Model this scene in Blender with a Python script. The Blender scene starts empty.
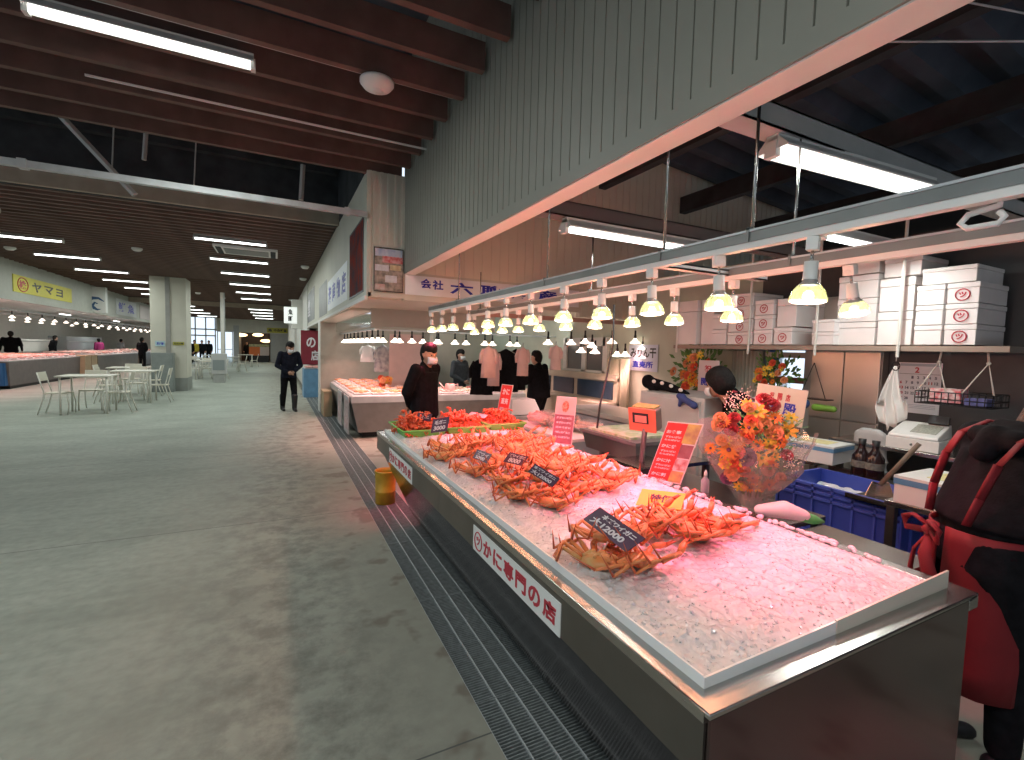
import bpy, bmesh, math, random
from mathutils import Vector, Matrix, noise
random.seed(7)
PI = math.pi
SC = bpy.context.scene
COL = SC.collection

# ------------------------------------------------------------------ camera and measuring helper
CXP, CYP, FP, EYE = 512.0, 380.0, 472.4, 1.6
def _rows(a, b, c):
    f = Vector((math.sin(a)*math.cos(b), math.cos(a)*math.cos(b), -math.sin(b)))
    r = Vector((math.cos(a), -math.sin(a), 0)); u = r.cross(f)
    return r*math.cos(c)+u*math.sin(c), -r*math.sin(c)+u*math.cos(c), f
CR, CU, CF = _rows(.4645, .0639, .0261)
cam = bpy.data.cameras.new('camera'); cam_o = bpy.data.objects.new('camera', cam); COL.objects.link(cam_o)
cam.sensor_width = 36; cam.lens = FP/1024*36; cam.clip_start = .05; cam.clip_end = 300
cam_o.matrix_world = Matrix(((CR.x, CU.x, -CF.x, 0), (CR.y, CU.y, -CF.y, 0), (CR.z, CU.z, -CF.z, EYE), (0, 0, 0, 1)))
SC.camera = cam_o
def at(u, v, x=None, y=None, z=None, d=None):
    """measured point of the place: the sight line of a photo point met with a plane of known distance"""
    r = CR*((u-CXP)/FP) + CU*(-(v-CYP)/FP) + CF
    if d is not None: t = d
    elif z is not None: t = (z-EYE)/r.z
    elif y is not None: t = y/r.y
    else: t = x/r.x
    return Vector((r.x*t, r.y*t, r.z*t+EYE))

# 
SC.view_settings.view_transform = 'Standard'; SC.view_settings.look = 'None'
SC.view_settings.gamma = 1; SC.view_settings.exposure = .18; SC.view_settings.use_curve_mapping = False

# ------------------------------------------------------------------ materials
MATS = {}
def mat(name, col, rough=.6, metal=0, var=0, vs=6, bump=0, bs=40, emit=0, ecol=None, spec=None, trans=0, alpha=1, brushed=False, ior=None, col2=None, cscale=5, sss=0, coat=0):
    if name in MATS: return MATS[name]
    m = bpy.data.materials.new(name); m.use_nodes = True; N = m.node_tree.nodes; L = m.node_tree.links
    b = N['Principled BSDF']
    c = (*col, 1)
    b.inputs['Base Color'].default_value = c; b.inputs['Roughness'].default_value = rough; b.inputs['Metallic'].default_value = metal
    if spec is not None: b.inputs['Specular IOR Level'].default_value = spec
    if trans: b.inputs['Transmission Weight'].default_value = trans
    if ior: b.inputs['IOR'].default_value = ior
    if coat: b.inputs['Coat Weight'].default_value = coat; b.inputs['Coat Roughness'].default_value = .1
    if alpha < 1: b.inputs['Alpha'].default_value = alpha
    if sss: b.inputs['Subsurface Weight'].default_value = sss; b.inputs['Subsurface Radius'].default_value = (.03, .02, .015)
    if emit:
        b.inputs['Emission Color'].default_value = (*(ecol or col), 1); b.inputs['Emission Strength'].default_value = emit
    tc = None
    def coords():
        nonlocal tc
        if tc is None: tc = N.new('ShaderNodeTexCoord')
        return tc.outputs['Object']
    if var or col2:
        n = N.new('ShaderNodeTexNoise'); n.inputs['Scale'].default_value = cscale if col2 else vs; n.inputs['Detail'].default_value = 4
        L.new(coords(), n.inputs['Vector'])
        mx = N.new('ShaderNodeMix'); mx.data_type = 'RGBA'
        rp = N.new('ShaderNodeMapRange'); rp.inputs[1].default_value = .35; rp.inputs[2].default_value = .65
        L.new(n.outputs['Fac'], rp.inputs[0]); L.new(rp.outputs[0], mx.inputs[0])
        a = (*(min(1, k*(1+var)) for k in col), 1); z = (*(col2 if col2 else [k*(1-var) for k in col]), 1)
        mx.inputs[6].default_value = c if col2 else a; mx.inputs[7].default_value = z
        L.new(mx.outputs[2], b.inputs['Base Color'])
    if bump:
        n2 = N.new('ShaderNodeTexNoise'); n2.inputs['Scale'].default_value = bs; n2.inputs['Detail'].default_value = 3
        if brushed:
            mp = N.new('ShaderNodeMapping'); mp.inputs['Scale'].default_value = (1, .04, 1); L.new(coords(), mp.inputs[0]); L.new(mp.outputs[0], n2.inputs['Vector'])
        else: L.new(coords(), n2.inputs['Vector'])
        bp = N.new('ShaderNodeBump'); bp.inputs['Strength'].default_value = bump; bp.inputs['Distance'].default_value = .01
        L.new(n2.outputs['Fac'], bp.inputs['Height']); L.new(bp.outputs[0], b.inputs['Normal'])
    MATS[name] = m; return m

STEEL = mat('stainless', (.48, .47, .45), .24, 1, var=.06, vs=3, bump=.04, bs=30, brushed=True)
STEELD = mat('stainless_dull', (.22, .205, .19), .38, 1, var=.08, vs=4)
GALV = mat('galvanised', (.55, .57, .58), .45, .6, var=.1, vs=8)
GREYP = mat('grey_paint', (.42, .43, .42), .5, var=.05)
DARKST = mat('dark_steel', (.05, .053, .058), .75, spec=.15, var=.25, vs=3)
WHITE = mat('white_plastic', (.8, .79, .76), .4, var=.03)
WHITEP = mat('white_paint', (.72, .71, .66), .5, var=.03)
CREAM = mat('cream_panel', (.60, .585, .50), .6, var=.04, vs=2)
BEIGEW = mat('beige_siding', (.74, .68, .56), .55, var=.04, vs=2)
SIDING = mat('grey_green_siding', (.275, .267, .226), .5, var=.05, vs=2)
GROOVE = mat('siding_groove', (.15, .15, .13), .7, var=.1)
WOOD = mat('brown_slat', (.13, .072, .058), .6, var=.18, vs=5)
WOODF = mat('brown_slat_far', (.17, .105, .080), .65, var=.15, vs=3)
BEAM = mat('beige_beam', (.36, .30, .23), .6, var=.08)
BLACK = mat('black', (.012, .012, .014), .5, var=.2)
BLACKC = mat('black_cloth', (.008, .008, .010), .9, spec=.12, var=.3, vs=20, bump=.2, bs=80)
NAVYC = mat('navy_cloth', (.010, .012, .022), .85, spec=.15, var=.3, vs=20, bump=.2, bs=60)
TUBE = mat('fluorescent_tube', (1, 1, 1), .3, emit=5, ecol=(.93, 1, .97))
ICE = mat('crushed_ice', (.66, .65, .66), .25, var=.03, vs=30, bump=.5, bs=45, sss=.3, spec=.7)
CHIP = mat('ice_chip', (.72, .70, .72), .10, spec=1, var=.02, sss=.4)
CRAB = mat('crab_shell', (.66, .15, .035), .35, col2=(.72, .27, .09), cscale=26, bump=.25, bs=120, spec=.6, coat=.2)
CRABT = mat('crab_leg_tip', (.50, .10, .035), .35, var=.2, vs=30, coat=.2)
CRABB = mat('crab_belly', (.58, .36, .14), .4, col2=(.68, .22, .06), cscale=22, bump=.3, bs=90)
REDCRAB = mat('boiled_crab', (.74, .07, .03), .35, col2=(.78, .18, .07), cscale=30, bump=.3, bs=80, coat=.2)
GREENT = mat('green_tray', (.20, .52, .10), .45, var=.06)
BLUEC = mat('blue_crate', (.035, .065, .36), .4, var=.06)
STYRO = mat('styrofoam', (.84, .80, .79), .75, var=.03, bump=.15, bs=160)
REDI = mat('red_ink', (.5, .03, .05), .5, var=.05)
BLUEI = mat('blue_ink', (.02, .03, .42), .5, var=.05)
BLACKI = mat('black_ink', (.02, .02, .02), .5, var=.05)
WHITEI = mat('white_ink', (.75, .72, .74), .5, var=.04)
SKIN = mat('skin', (.48, .27, .19), .55, var=.06, vs=12, sss=.1)
HAIR = mat('black_hair', (.012, .010, .010), .7, spec=.2, var=.3, vs=60, bump=.4, bs=90)
HAIRB = mat('brown_hair', (.075, .032, .018), .5, var=.4, vs=60, bump=.5, bs=120)
MASK = mat('white_mask', (.72, .72, .74), .8, var=.03)
REDAP = mat('red_apron', (.165, .005, .010), .7, var=.12, vs=6, bump=.2, bs=20)
GLASS = mat('clear_glass', (.9, .95, .95), .05, trans=1, ior=1.05, alpha=.35, var=.01)

# ------------------------------------------------------------------ mesh building
class MB:
    def __init__(s): s.v = []; s.f = []; s.m = []; s.mats = []; s.sm = []
    def _mi(s, m):
        if m is None and s.mats: m = s.mats[0]
        if m not in s.mats: s.mats.append(m)
        return s.mats.index(m)
    def add(s, vs, fs, m=None, smooth=False):
        b = len(s.v); i = s._mi(m); s.v += [tuple(p) for p in vs]
        for f in fs: s.f.append([b+k for k in f]); s.m.append(i); s.sm.append(smooth)
        return s
    def box(s, x0, x1, y0, y1, z0, z1, m=None):
        vs = [(x, y, z) for z in (z0, z1) for y in (y0, y1) for x in (x0, x1)]
        return s.add(vs, [(0, 2, 3, 1), (4, 5, 7, 6), (0, 1, 5, 4), (2, 6, 7, 3), (0, 4, 6, 2), (1, 3, 7, 5)], m)
    def cbox(s, c, sx, sy, sz, m=None, R=None):
        vs = [Vector((x*sx/2, y*sy/2, z*sz/2)) for z in (-1, 1) for y in (-1, 1) for x in (-1, 1)]
        if R is not None: vs = [R @ p for p in vs]
        vs = [p+Vector(c) for p in vs]
        return s.add(vs, [(0, 2, 3, 1), (4, 5, 7, 6), (0, 1, 5, 4), (2, 6, 7, 3), (0, 4, 6, 2), (1, 3, 7, 5)], m)
    def quad(s, a, b, c, d, m=None): return s.add([a, b, c, d], [(0, 1, 2, 3)], m)
    def hexa(s, lo, hi, m=None):       # eight corners: four lower, four upper
        return s.add(list(lo)+list(hi), [(3, 2, 1, 0), (4, 5, 6, 7), (0, 1, 5, 4), (1, 2, 6, 5), (2, 3, 7, 6), (3, 0, 4, 7)], m)
    def tube(s, pts, rs, n=8, m=None, cap=True, smooth=True, flat=1.0):
        pts = [Vector(p) for p in pts]; k = len(pts)
        if not hasattr(rs, '__len__'): rs = [rs]*k
        vs = []; up = None
        for i, p in enumerate(pts):
            t = (pts[min(i+1, k-1)]-pts[max(i-1, 0)])
            if t.length < 1e-9: t = Vector((0, 0, 1))
            t.normalize()
            if up is None: up = Vector((0, 0, 1)) if abs(t.z) < .9 else Vector((1, 0, 0))
            a = t.cross(up)
            if a.length < 1e-6: a = t.cross(Vector((1, 0, 0)))
            a.normalize(); b = a.cross(t).normalized(); up = b
            for j in range(n):
                w = 2*PI*j/n; vs.append(p+(a*math.cos(w)+b*math.sin(w)*flat)*rs[i])
        fs = [(i*n+j, i*n+(j+1) % n, (i+1)*n+(j+1) % n, (i+1)*n+j) for i in range(k-1) for j in range(n)]
        if cap: fs += [tuple(range(n-1, -1, -1)), tuple(range((k-1)*n, k*n))]
        return s.add(vs, fs, m, smooth)
    def lathe(s, prof, c=(0, 0, 0), n=20, m=None, smooth=True):
        vs = []; c = Vector(c)
        for r, z in prof:
            for j in range(n): vs.append((c.x+r*math.cos(2*PI*j/n), c.y+r*math.sin(2*PI*j/n), c.z+z))
        k = len(prof)
        fs = [(i*n+j, i*n+(j+1) % n, (i+1)*n+(j+1) % n, (i+1)*n+j) for i in range(k-1) for j in range(n)]
        return s.add(vs, fs, m, smooth)
    def ball(s, c, r, m=None, seg=12, rings=8, R=None, smooth=True):
        if not hasattr(r, '__len__'): r = (r, r, r)
        vs = []; c = Vector(c)
        for i in range(rings+1):
            th = PI*i/rings
            for j in range(seg):
                p = Vector((r[0]*math.sin(th)*math.cos(2*PI*j/seg), r[1]*math.sin(th)*math.sin(2*PI*j/seg), r[2]*math.cos(th)))
                vs.append((R @ p if R else p)+c)
        fs = [(i*seg+j, (i+1)*seg+j, (i+1)*seg+(j+1) % seg, i*seg+(j+1) % seg) for i in range(rings) for j in range(seg)]
        return s.add(vs, fs, m, smooth)
    def build(s, name, m=None, parent=None, bevel=0, world=False, clean=True):
        if not s.mats: s.mats = [m]
        s.mats = [q or m or WHITE for q in s.mats]
        me = bpy.data.meshes.new(name)
        off = Vector((0, 0, 0))
        if world and parent is not None:
            off = parent.location.copy()
            if parent.parent is not None: off += parent.parent.location
        me.from_pydata([Vector(p)-off for p in s.v] if off.length else s.v, [], s.f)
        for mm in (s.mats or [m or WHITE]): me.materials.append(mm)
        me.polygons.foreach_set('material_index', s.m); me.polygons.foreach_set('use_smooth', s.sm)
        if clean:
            bm = bmesh.new(); bm.from_mesh(me); bmesh.ops.remove_doubles(bm, verts=bm.verts, dist=1e-5)
            bmesh.ops.recalc_face_normals(bm, faces=bm.faces); bm.to_mesh(me); bm.free()
        me.update()
        o = bpy.data.objects.new(name, me); COL.objects.link(o)
        if parent is not None: o.parent = parent
        if bevel:
            md = o.modifiers.new('bevel', 'BEVEL'); md.width = bevel; md.segments = 2; md.limit_method = 'ANGLE'
        return o

def tag(o, label, cat, group=None, kind=None):
    o['label'] = label; o['category'] = cat
    if group: o['group'] = group
    if kind: o['kind'] = kind
    return o
def thing(name, label, cat, loc=(0, 0, 0), rz=0, group=None):
    o = bpy.data.objects.new(name, None); COL.objects.link(o); o.location = loc; o.rotation_euler = (0, 0, rz); o.empty_display_size = .1
    return tag(o, label, cat, group)
def struct(mb, name, m=None, bevel=0):
    o = mb.build(name, m, bevel=bevel); o['kind'] = 'structure'; return o
def dup(root, loc=None, rot=None, label=None, group=None, scale=None):
    kids = [(c, [g for g in c.children]) for c in root.children]
    r = root.copy(); COL.objects.link(r)
    if loc is not None: r.location = loc
    if rot is not None: r.rotation_euler = rot
    if scale: r.scale = (scale,)*3
    if label: r['label'] = label
    if group: r['group'] = group
    for c, gs in kids:
        k = c.copy(); COL.objects.link(k); k.parent = r
        for g in gs:
            q = g.copy(); COL.objects.link(q); q.parent = k
    return r
_tc = {}
def text_geo(t, bold=0):
    if (t, bold) in _tc: return _tc[(t, bold)]
    cu = bpy.data.curves.new('t', 'FONT'); cu.body = t; cu.size = 1; cu.extrude = .02; cu.offset = bold; cu.resolution_u = 3
    o = bpy.data.objects.new('t', cu); COL.objects.link(o)
    dg = bpy.context.evaluated_depsgraph_get(); me = bpy.data.meshes.new_from_object(o.evaluated_get(dg))
    vs = [v.co.copy() for v in me.vertices]; fs = [tuple(p.vertices) for p in me.polygons]
    bpy.data.objects.remove(o); bpy.data.curves.remove(cu); bpy.data.meshes.remove(me)
    if vs:
        x0 = min(v.x for v in vs); x1 = max(v.x for v in vs); y0 = min(v.y for v in vs); y1 = max(v.y for v in vs)
        vs = [Vector(((v.x-x0)/(x1-x0), (v.y-y0)/(y1-y0), v.z/.02)) for v in vs]
    _tc[(t, bold)] = (vs, fs); return vs, fs
def text_on(mb, t, o, xd, yd, m, depth=.002, bold=.02):
    """text t filling the rectangle o, o+xd, o+yd"""
    vs, fs = text_geo(t, bold); xd = Vector(xd); yd = Vector(yd); o = Vector(o); n = xd.cross(yd).normalized()
    mb.add([o+xd*v.x+yd*v.y+n*v.z*depth for v in vs], fs, m)

# ================================================================== THE SETTING
# floor with the drain trench along the stalls
fm = mat('polished_concrete', (.30, .315, .29), .42)
N = fm.node_tree.nodes; L = fm.node_tree.links; B = N['Principled BSDF']
tc = N.new('ShaderNodeTexCoord')
n1 = N.new('ShaderNodeTexNoise'); n1.inputs['Scale'].default_value = .9; n1.inputs['Detail'].default_value = 6; n1.inputs['Roughness'].default_value = .6
n2 = N.new('ShaderNodeTexNoise'); n2.inputs['Scale'].default_value = 14; n2.inputs['Detail'].default_value = 5
n3 = N.new('ShaderNodeTexNoise'); n3.inputs['Scale'].default_value = 3.2; n3.inputs['Detail'].default_value = 3
for n in (n1, n2, n3): L.new(tc.outputs['Object'], n.inputs['Vector'])
m1 = N.new('ShaderNodeMix'); m1.data_type = 'RGBA'; m1.inputs[6].default_value = (.30, .335, .29, 1); m1.inputs[7].default_value = (.42, .46, .40, 1)
mr = N.new('ShaderNodeMapRange'); mr.inputs[1].default_value = .3; mr.inputs[2].default_value = .7; L.new(n1.outputs['Fac'], mr.inputs[0]); L.new(mr.outputs[0], m1.inputs[0])
m2 = N.new('ShaderNodeMix'); m2.data_type = 'RGBA'; m2.blend_type = 'MULTIPLY'; m2.inputs[0].default_value = 1
mr2 = N.new('ShaderNodeMapRange'); mr2.inputs[1].default_value = .3; mr2.inputs[2].default_value = .7; mr2.inputs[3].default_value = .84; mr2.inputs[4].default_value = 1.06
L.new(n2.outputs['Fac'], mr2.inputs[0]); L.new(m1.outputs[2], m2.inputs[6]); L.new(mr2.outputs[0], m2.inputs[7])
# brown tint, dark damp patches and small dried stains on the concrete beside the drain
sx = N.new('ShaderNodeSeparateXYZ'); L.new(tc.outputs['Object'], sx.inputs[0])
def rng(src, a, b, c=0, d=1):
    q = N.new('ShaderNodeMapRange'); q.inputs[1].default_value = a; q.inputs[2].default_value = b; q.inputs[3].default_value = c; q.inputs[4].default_value = d; L.new(src, q.inputs[0]); return q.outputs[0]
def mul(a, b):
    q = N.new('ShaderNodeMath'); q.operation = 'MULTIPLY'; L.new(a, q.inputs[0])
    if isinstance(b, float): q.inputs[1].default_value = b
    else: L.new(b, q.inputs[1])
    return q.outputs[0]
def blend(fac, base, col):
    q = N.new('ShaderNodeMix'); q.data_type = 'RGBA'; q.inputs[7].default_value = (*col, 1); L.new(fac, q.inputs[0]); L.new(base, q.inputs[6]); return q.outputs[2]
mp = N.new('ShaderNodeMapping'); mp.inputs['Scale'].default_value = (.5, 1.5, 1); L.new(tc.outputs['Object'], mp.inputs[0])
n4 = N.new('ShaderNodeTexNoise'); n4.inputs['Scale'].default_value = 1.3; n4.inputs['Detail'].default_value = 8; n4.inputs['Roughness'].default_value = .65; L.new(mp.outputs[0], n4.inputs['Vector'])
n5 = N.new('ShaderNodeTexNoise'); n5.inputs['Scale'].default_value = 5.5; n5.inputs['Detail'].default_value = 6; n5.inputs['Roughness'].default_value = .7; L.new(tc.outputs['Object'], n5.inputs['Vector'])
c1 = blend(mul(rng(n4.outputs['Fac'], .46, .62), .38), m2.outputs[2], (.22, .25, .21))
c2 = blend(mul(rng(sx.outputs['X'], -1.1, .5), .62), c1, (.36, .32, .255))
dk = mul(mul(rng(sx.outputs['X'], -.7, .0), rng(sx.outputs['X'], .75, .25)), rng(n5.outputs['Fac'], .42, .62))
c3 = blend(mul(dk, .62), c2, (.14, .14, .118))
c4 = blend(mul(mul(rng(sx.outputs['X'], .25, .5), rng(n3.outputs['Fac'], .56, .62)), .6), c3, (.17, .13, .10))
m3 = N.new('ShaderNodeMix'); m3.data_type = 'RGBA'; m3.inputs[0].default_value = 0; L.new(c4, m3.inputs[6])
# expansion joints every few metres across the aisle
jm = N.new('ShaderNodeMath'); jm.operation = 'PINGPONG'; jm.inputs[1].default_value = 1.5
ja = N.new('ShaderNodeMath'); ja.operation = 'ADD'; ja.inputs[1].default_value = -1.7; L.new(sx.outputs['Y'], ja.inputs[0]); L.new(ja.outputs[0], jm.inputs[0])
jl = N.new('ShaderNodeMath'); jl.operation = 'LESS_THAN'; jl.inputs[1].default_value = .004; L.new(jm.outputs[0], jl.inputs[0])
m4 = N.new('ShaderNodeMix'); m4.data_type = 'RGBA'; m4.inputs[7].default_value = (.13, .13, .12, 1); L.new(jl.outputs[0], m4.inputs[0]); L.new(m3.outputs[2], m4.inputs[6])
L.new(m4.outputs[2], B.inputs['Base Color'])
mr3 = N.new('ShaderNodeMapRange'); mr3.inputs[3].default_value = .5; mr3.inputs[4].default_value = .75; B.inputs['Specular IOR Level'].default_value = .3; L.new(n1.outputs['Fac'], mr3.inputs[0]); L.new(mr3.outputs[0], B.inputs['Roughness'])
bp = N.new('ShaderNodeBump'); bp.inputs['Strength'].default_value = .08; bp.inputs['Distance'].default_value = .01; L.new(n2.outputs['Fac'], bp.inputs['Height']); L.new(bp.outputs[0], B.inputs['Normal'])
GX0, GX1 = .80, 1.19
f = MB()
f.quad((-14, -3, 0), (GX0, -3, 0), (GX0, 60, 0), (-14, 60, 0)); f.quad((GX1, -3, 0), (12, -3, 0), (12, 60, 0), (GX1, 60, 0))
f.quad((GX0, -3, -.12), (GX1, -3, -.12), (GX1, 60, -.12), (GX0, 60, -.12))
f.quad((GX0, -3, 0), (GX0, -3, -.12), (GX0, 60, -.12), (GX0, 60, 0)); f.quad((GX1, -3, -.12), (GX1, -3, 0), (GX1, 60, 0), (GX1, 60, -.12))
struct(f, 'floor', fm)

# big fascia over the stall: grey-green ribbed siding with flat border
FX, FZ, FY = 1.40, 2.48, 5.75
m = MB(); m.box(FX, FX+.11, -.6, FY, FZ, 5.3, SIDING); m.box(FX-.012, FX, -.6, FY, FZ, FZ+.07, SIDING)
y = -.55
while y < FY-.04:
    m.box(FX-.012, FX, y, y+.083, FZ+.07, 5.3, SIDING); y += .0905
struct(m, 'wall_fascia', SIDING)
m = MB(); m.box(FX-.002, FX+.12, -.6, FY, FZ-.006, FZ, mat('soffit_paint', (.85, .80, .76), .5, var=.02)); struct(m, 'trim_3')
# pier facing the aisle at the far end of the fascia, cream ribbed siding
m = MB(); m.box(.97, FX-.014, FY, FY+.25, 2.18, 3.62, CREAM)
x = .98
while x < FX-.05: m.box(x+.035, x+.072, FY-.008, FY, 2.78, 3.62, CREAM); x += .085
m.box(.97, 1.0, FY-.012, FY, 2.18, 3.62, CREAM); m.box(.97, FX-.014, FY-.012, FY, 2.18, 2.23, CREAM)
struct(m, 'wall_pier', CREAM)
# cross wall behind the stall: warm siding up to the roof
m = MB(); m.box(FX+.11, 9.2, FY, FY+.1, 2.50, 5.0, BEIGEW)
x = FX+.13
while x < 9.1: m.box(x, x+.10, FY-.010, FY, 2.50, 4.9, BEIGEW); x += .125
m.box(FX-.014, 3.95, FY, FY+.1, 2.165, 2.50, CREAM)
struct(m, 'wall_cross', BEIGEW)
m = MB(); m.box(3.95, 9.2, FY, FY+.1, 2.1, 2.50, CREAM); x = 3.97
while x < 9.1: m.box(x, x+.09, FY-.012, FY, 2.12, 2.48, CREAM); x += .125
struct(m, 'wall_cross_lower', CREAM)
# soffit of the next stalls' building
m = MB(); m.box(.97, 9.2, FY+.1, 7.4, 2.165, 2.21, CREAM); m.box(.97, 1.35, 7.4, 17, 2.13, 2.18, CREAM)
struct(m, 'ceiling_soffit', CREAM)
m = MB(); m.box(.95, .97, FY, 17, 2.14, 3.62, CREAM); m.box(.93, .95, FY, 17, 2.14, 2.19, WHITEP)
struct(m, 'wall_right', CREAM)
m = MB(); m.box(1.0, 9, 17.0, 17.1, 0, 2.14, CREAM); m.box(1.25, 9, 12.0, 12.12, 0, 2.14, mat('beige_partition', (.42, .375, .31), .7, var=.05))
struct(m, 'wall_partition')
m = MB(); m.box(.93, 1.4, 17, 45, 0, 3.62, WHITEP); struct(m, 'wall_right_far', WHITEP)
# back wall of our stall
DKW = mat('dark_wall', (.085, .08, .08), .6, var=.1)
GRW = mat('pale_green_wall', (.50, .54, .44), .7, var=.06, vs=3)
m = MB(); m.box(5.0, 5.1, -3, 2.45, 0, 2.7, DKW); m.box(5.0, 5.1, 3.62, 11.2, 0, 2.7, GRW)
m.box(5.0, 5.1, 2.45, 3.62, 2.2, 2.7, DKW)
struct(m, 'wall_back')
m = MB(); m.box(9.2, 9.3, -3, 4.4, 0, 4.02, DKW); m.box(9.2, 9.3, 8, 17, 0, 4.1, DKW); m.box(9.2, 9.3, 4.4, 8, 2.3, 4.1, DKW); struct(m, 'wall_outer', DKW)
m = MB(); m.box(1.2, 9.2, 16.9, 17.0, 0, 2.7, GRW); struct(m, 'wall_market_back', GRW)

# roof: folded steel plates over the stall and the open strip of the aisle
RF = mat('folded_roof_steel', (.075, .092, .12), .7, 0, spec=.2, var=.2, vs=2)
def roof(name, x0, x1, z0, z1, y0, y1, per=.5):
    m = MB(); y = y0; prof = []
    while y < y1:
        prof += [(y, 0), (y+per*.30, 0), (y+per*.5, .17), (y+per*.8, .17)]; y += per
    prof.append((y, 0))
    for (a, ha), (b, hb) in zip(prof, prof[1:]):
        m.quad((x0, a, z0+ha), (x1, a, z1+ha), (x1, b, z1+hb), (x0, b, z0+hb))
    return struct(m, name, RF)
roof('ceiling_roof_stall', 1.3, 9.4, 4.85, 4.15, -3, 5.9)
roof('ceiling_roof_aisle', -14, 1.5, 5.6, 4.9, -3, 46, .6)
m = MB(); m.box(.95, .99, 6.1, 46, 3.63, 5.6, DARKST); m.box(-14, 1.4, 46, 46.1, 3.6, 5.6, DARKST); struct(m, 'wall_upper', DARKST)
roof('ceiling_roof_market', 1.3, 9.4, 3.3, 3.3, 5.9, 17.4)
m = MB(); m.box(-12, .95, 28.2, 28.3, 3.4, 3.62, BEAM); m.box(-12, .95, 8.62, 8.68, 3.6, 5.3, DARKST); m.box(-14, .95, 8.7, 46, 3.80, 3.86, DARKST)
struct(m, 'ceiling_far', DARKST)
m = MB(); m.box(-14, .96, 8.42, 8.5, 3.58, 3.76, BEAM); struct(m, 'trim_1', BEAM)
# left building front and far end wall
LX = -6.2
LWM = mat('left_fascia_grey', (.42, .43, .38), .55, var=.04)
m = MB(); m.box(LX-.1, LX, 8.5, 45, 2.62, 3.62, LWM); m.box(LX, LX+.06, 8.5, 45, 2.56, 2.64, LWM); struct(m, 'wall_left', WHITEP)
m = MB(); m.box(-12.2, -12.1, 8, 45, 0, 3.6, WHITEP); m.box(-12, LX-.1, 8.5, 45, 2.9, 2.94, WHITE); struct(m, 'wall_left_back', WHITEP)
m = MB(); m.box(-2.7, 2.6, 45, 45.1, 2.45, 3.7, CREAM); m.box(-.45, 2.6, 45, 45.1, 0, 2.45, mat('grey_shutter', (.40, .39, .37), .6, var=.04))
m.box(-4.3, -2.7, 45, 45.1, 2.5, 3.7, CREAM); m.box(-3.1, -2.7, 44.98, 45.1, 0, 3.0, GREYP); m.box(-12.2, -6.4, 45, 45.1, 0, 3.7, WHITEP)
struct(m, 'wall_far')
m = MB(); m.box(-2.7, -.4, 48, 48.1, 0, 2.6, mat('dark_brown_wall', (.06, .035, .025), .7)); m.box(-2.75, -2.7, 45, 48, 0, 2.6, BEAM); m.box(-.45, -.4, 45, 48, 0, 2.6, BEAM)
struct(m, 'wall_shop_back')
# glazed entrance in the far wall
m = MB()
for x in (-6.4, -5.7, -5.0, -4.35): m.box(x-.04, x+.04, 44.9, 45.0, 0, 3.7, GREYP)
for z in (.05, 2.1, 2.6, 3.65): m.box(-6.4, -4.3, 44.9, 45.0, z-.05, z+.05, GREYP)
w = struct(m, 'window_1', GREYP)
m = MB(); m.box(-6.4, -4.3, 44.94, 44.95, 0, 3.7, GLASS); g = m.build('pane', GLASS, w)
# side doors of the entrance next to the shop
m = MB()
for x in (-4.2, -3.7, -3.15): m.box(x-.03, x+.03, 44.9, 45, 0, 2.5, GREYP)
m.box(-4.2, -3.15, 44.9, 45, 2.44, 2.5, GREYP); m.box(-4.2, -3.15, 44.9, 45, 1.0, 1.05, GREYP)
w = struct(m, 'door_1', GREYP); m = MB(); m.box(-4.2, -3.15, 44.94, 44.95, 0, 2.5); m.build('pane', GLASS, w)
# glazed door in the back wall of the stall, daylight and blue crates behind it
m = MB()
for y in (3.0, 3.58): m.box(4.94, 5.06, y-.05, y+.05, 0, 2.2, GREYP)
for z in (.85, 1.35, 1.62, 2.16): m.box(4.95, 5.05, 3.0, 3.58, z-.03, z+.03, mat('red_brown_bar', (.25, .10, .09), .5) if z < 1.6 else GREYP)
w = struct(m, 'door_2', GREYP); m = MB(); m.box(4.99, 5.0, 3.0, 3.58, 0, 2.2); m.build('pane', GLASS, w)
for i, (px, py, col) in enumerate([(-1.94, 22.6, WHITEP)]):
    m = MB(); m.box(px-.06, px+.06, py-.06, py+.06, 0, 3.7, col); m.box(px+.06, px+.10, py-.05, py, 0, 3.7, GREYP); struct(m, 'trim_2', col)

# ================================================================== CEILING SLATS, LAMPS
ORD = ['first', 'second', 'third', 'fourth', 'fifth', 'sixth', 'seventh', 'eighth', 'ninth', 'tenth', 'eleventh', 'twelfth', 'thirteenth', 'fourteenth', 'fifteenth', 'sixteenth', 'seventeenth', 'eighteenth', 'nineteenth', 'twentieth']
def nth(i):
    if i < 20: return ORD[i]
    t = {2: 'twenty', 3: 'thirty', 4: 'forty', 5: 'fifty', 6: 'sixty', 7: 'seventy', 8: 'eighty', 9: 'ninety'}
    n = i+1
    if n % 10 == 0: return t[n//10][:-1]+'ieth'
    return t[n//10]+'-'+ORD[n % 10-1]
ys = [5.81-.417*i for i in range(13)]
m = MB(); m.box(-13, 1.36, -.028, .028, 0, .20, WOOD); sl0 = m.build('ceiling_slat', WOOD)
for i, y in enumerate(ys):
    o = sl0 if i == 0 else sl0.copy()
    if i: COL.objects.link(o)
    o.location = (0, y, 3.60)
    tag(o, 'deep brown near ceiling slat, %s from the open roof strip' % nth(i), 'ceiling slat', 'deep slats over the near aisle')
m = MB(); m.box(-13, .93, -.03, .03, 0, .15, WOODF); sl1 = m.build('ceiling_slat', WOODF)
k = 0; y = 8.75
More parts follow.
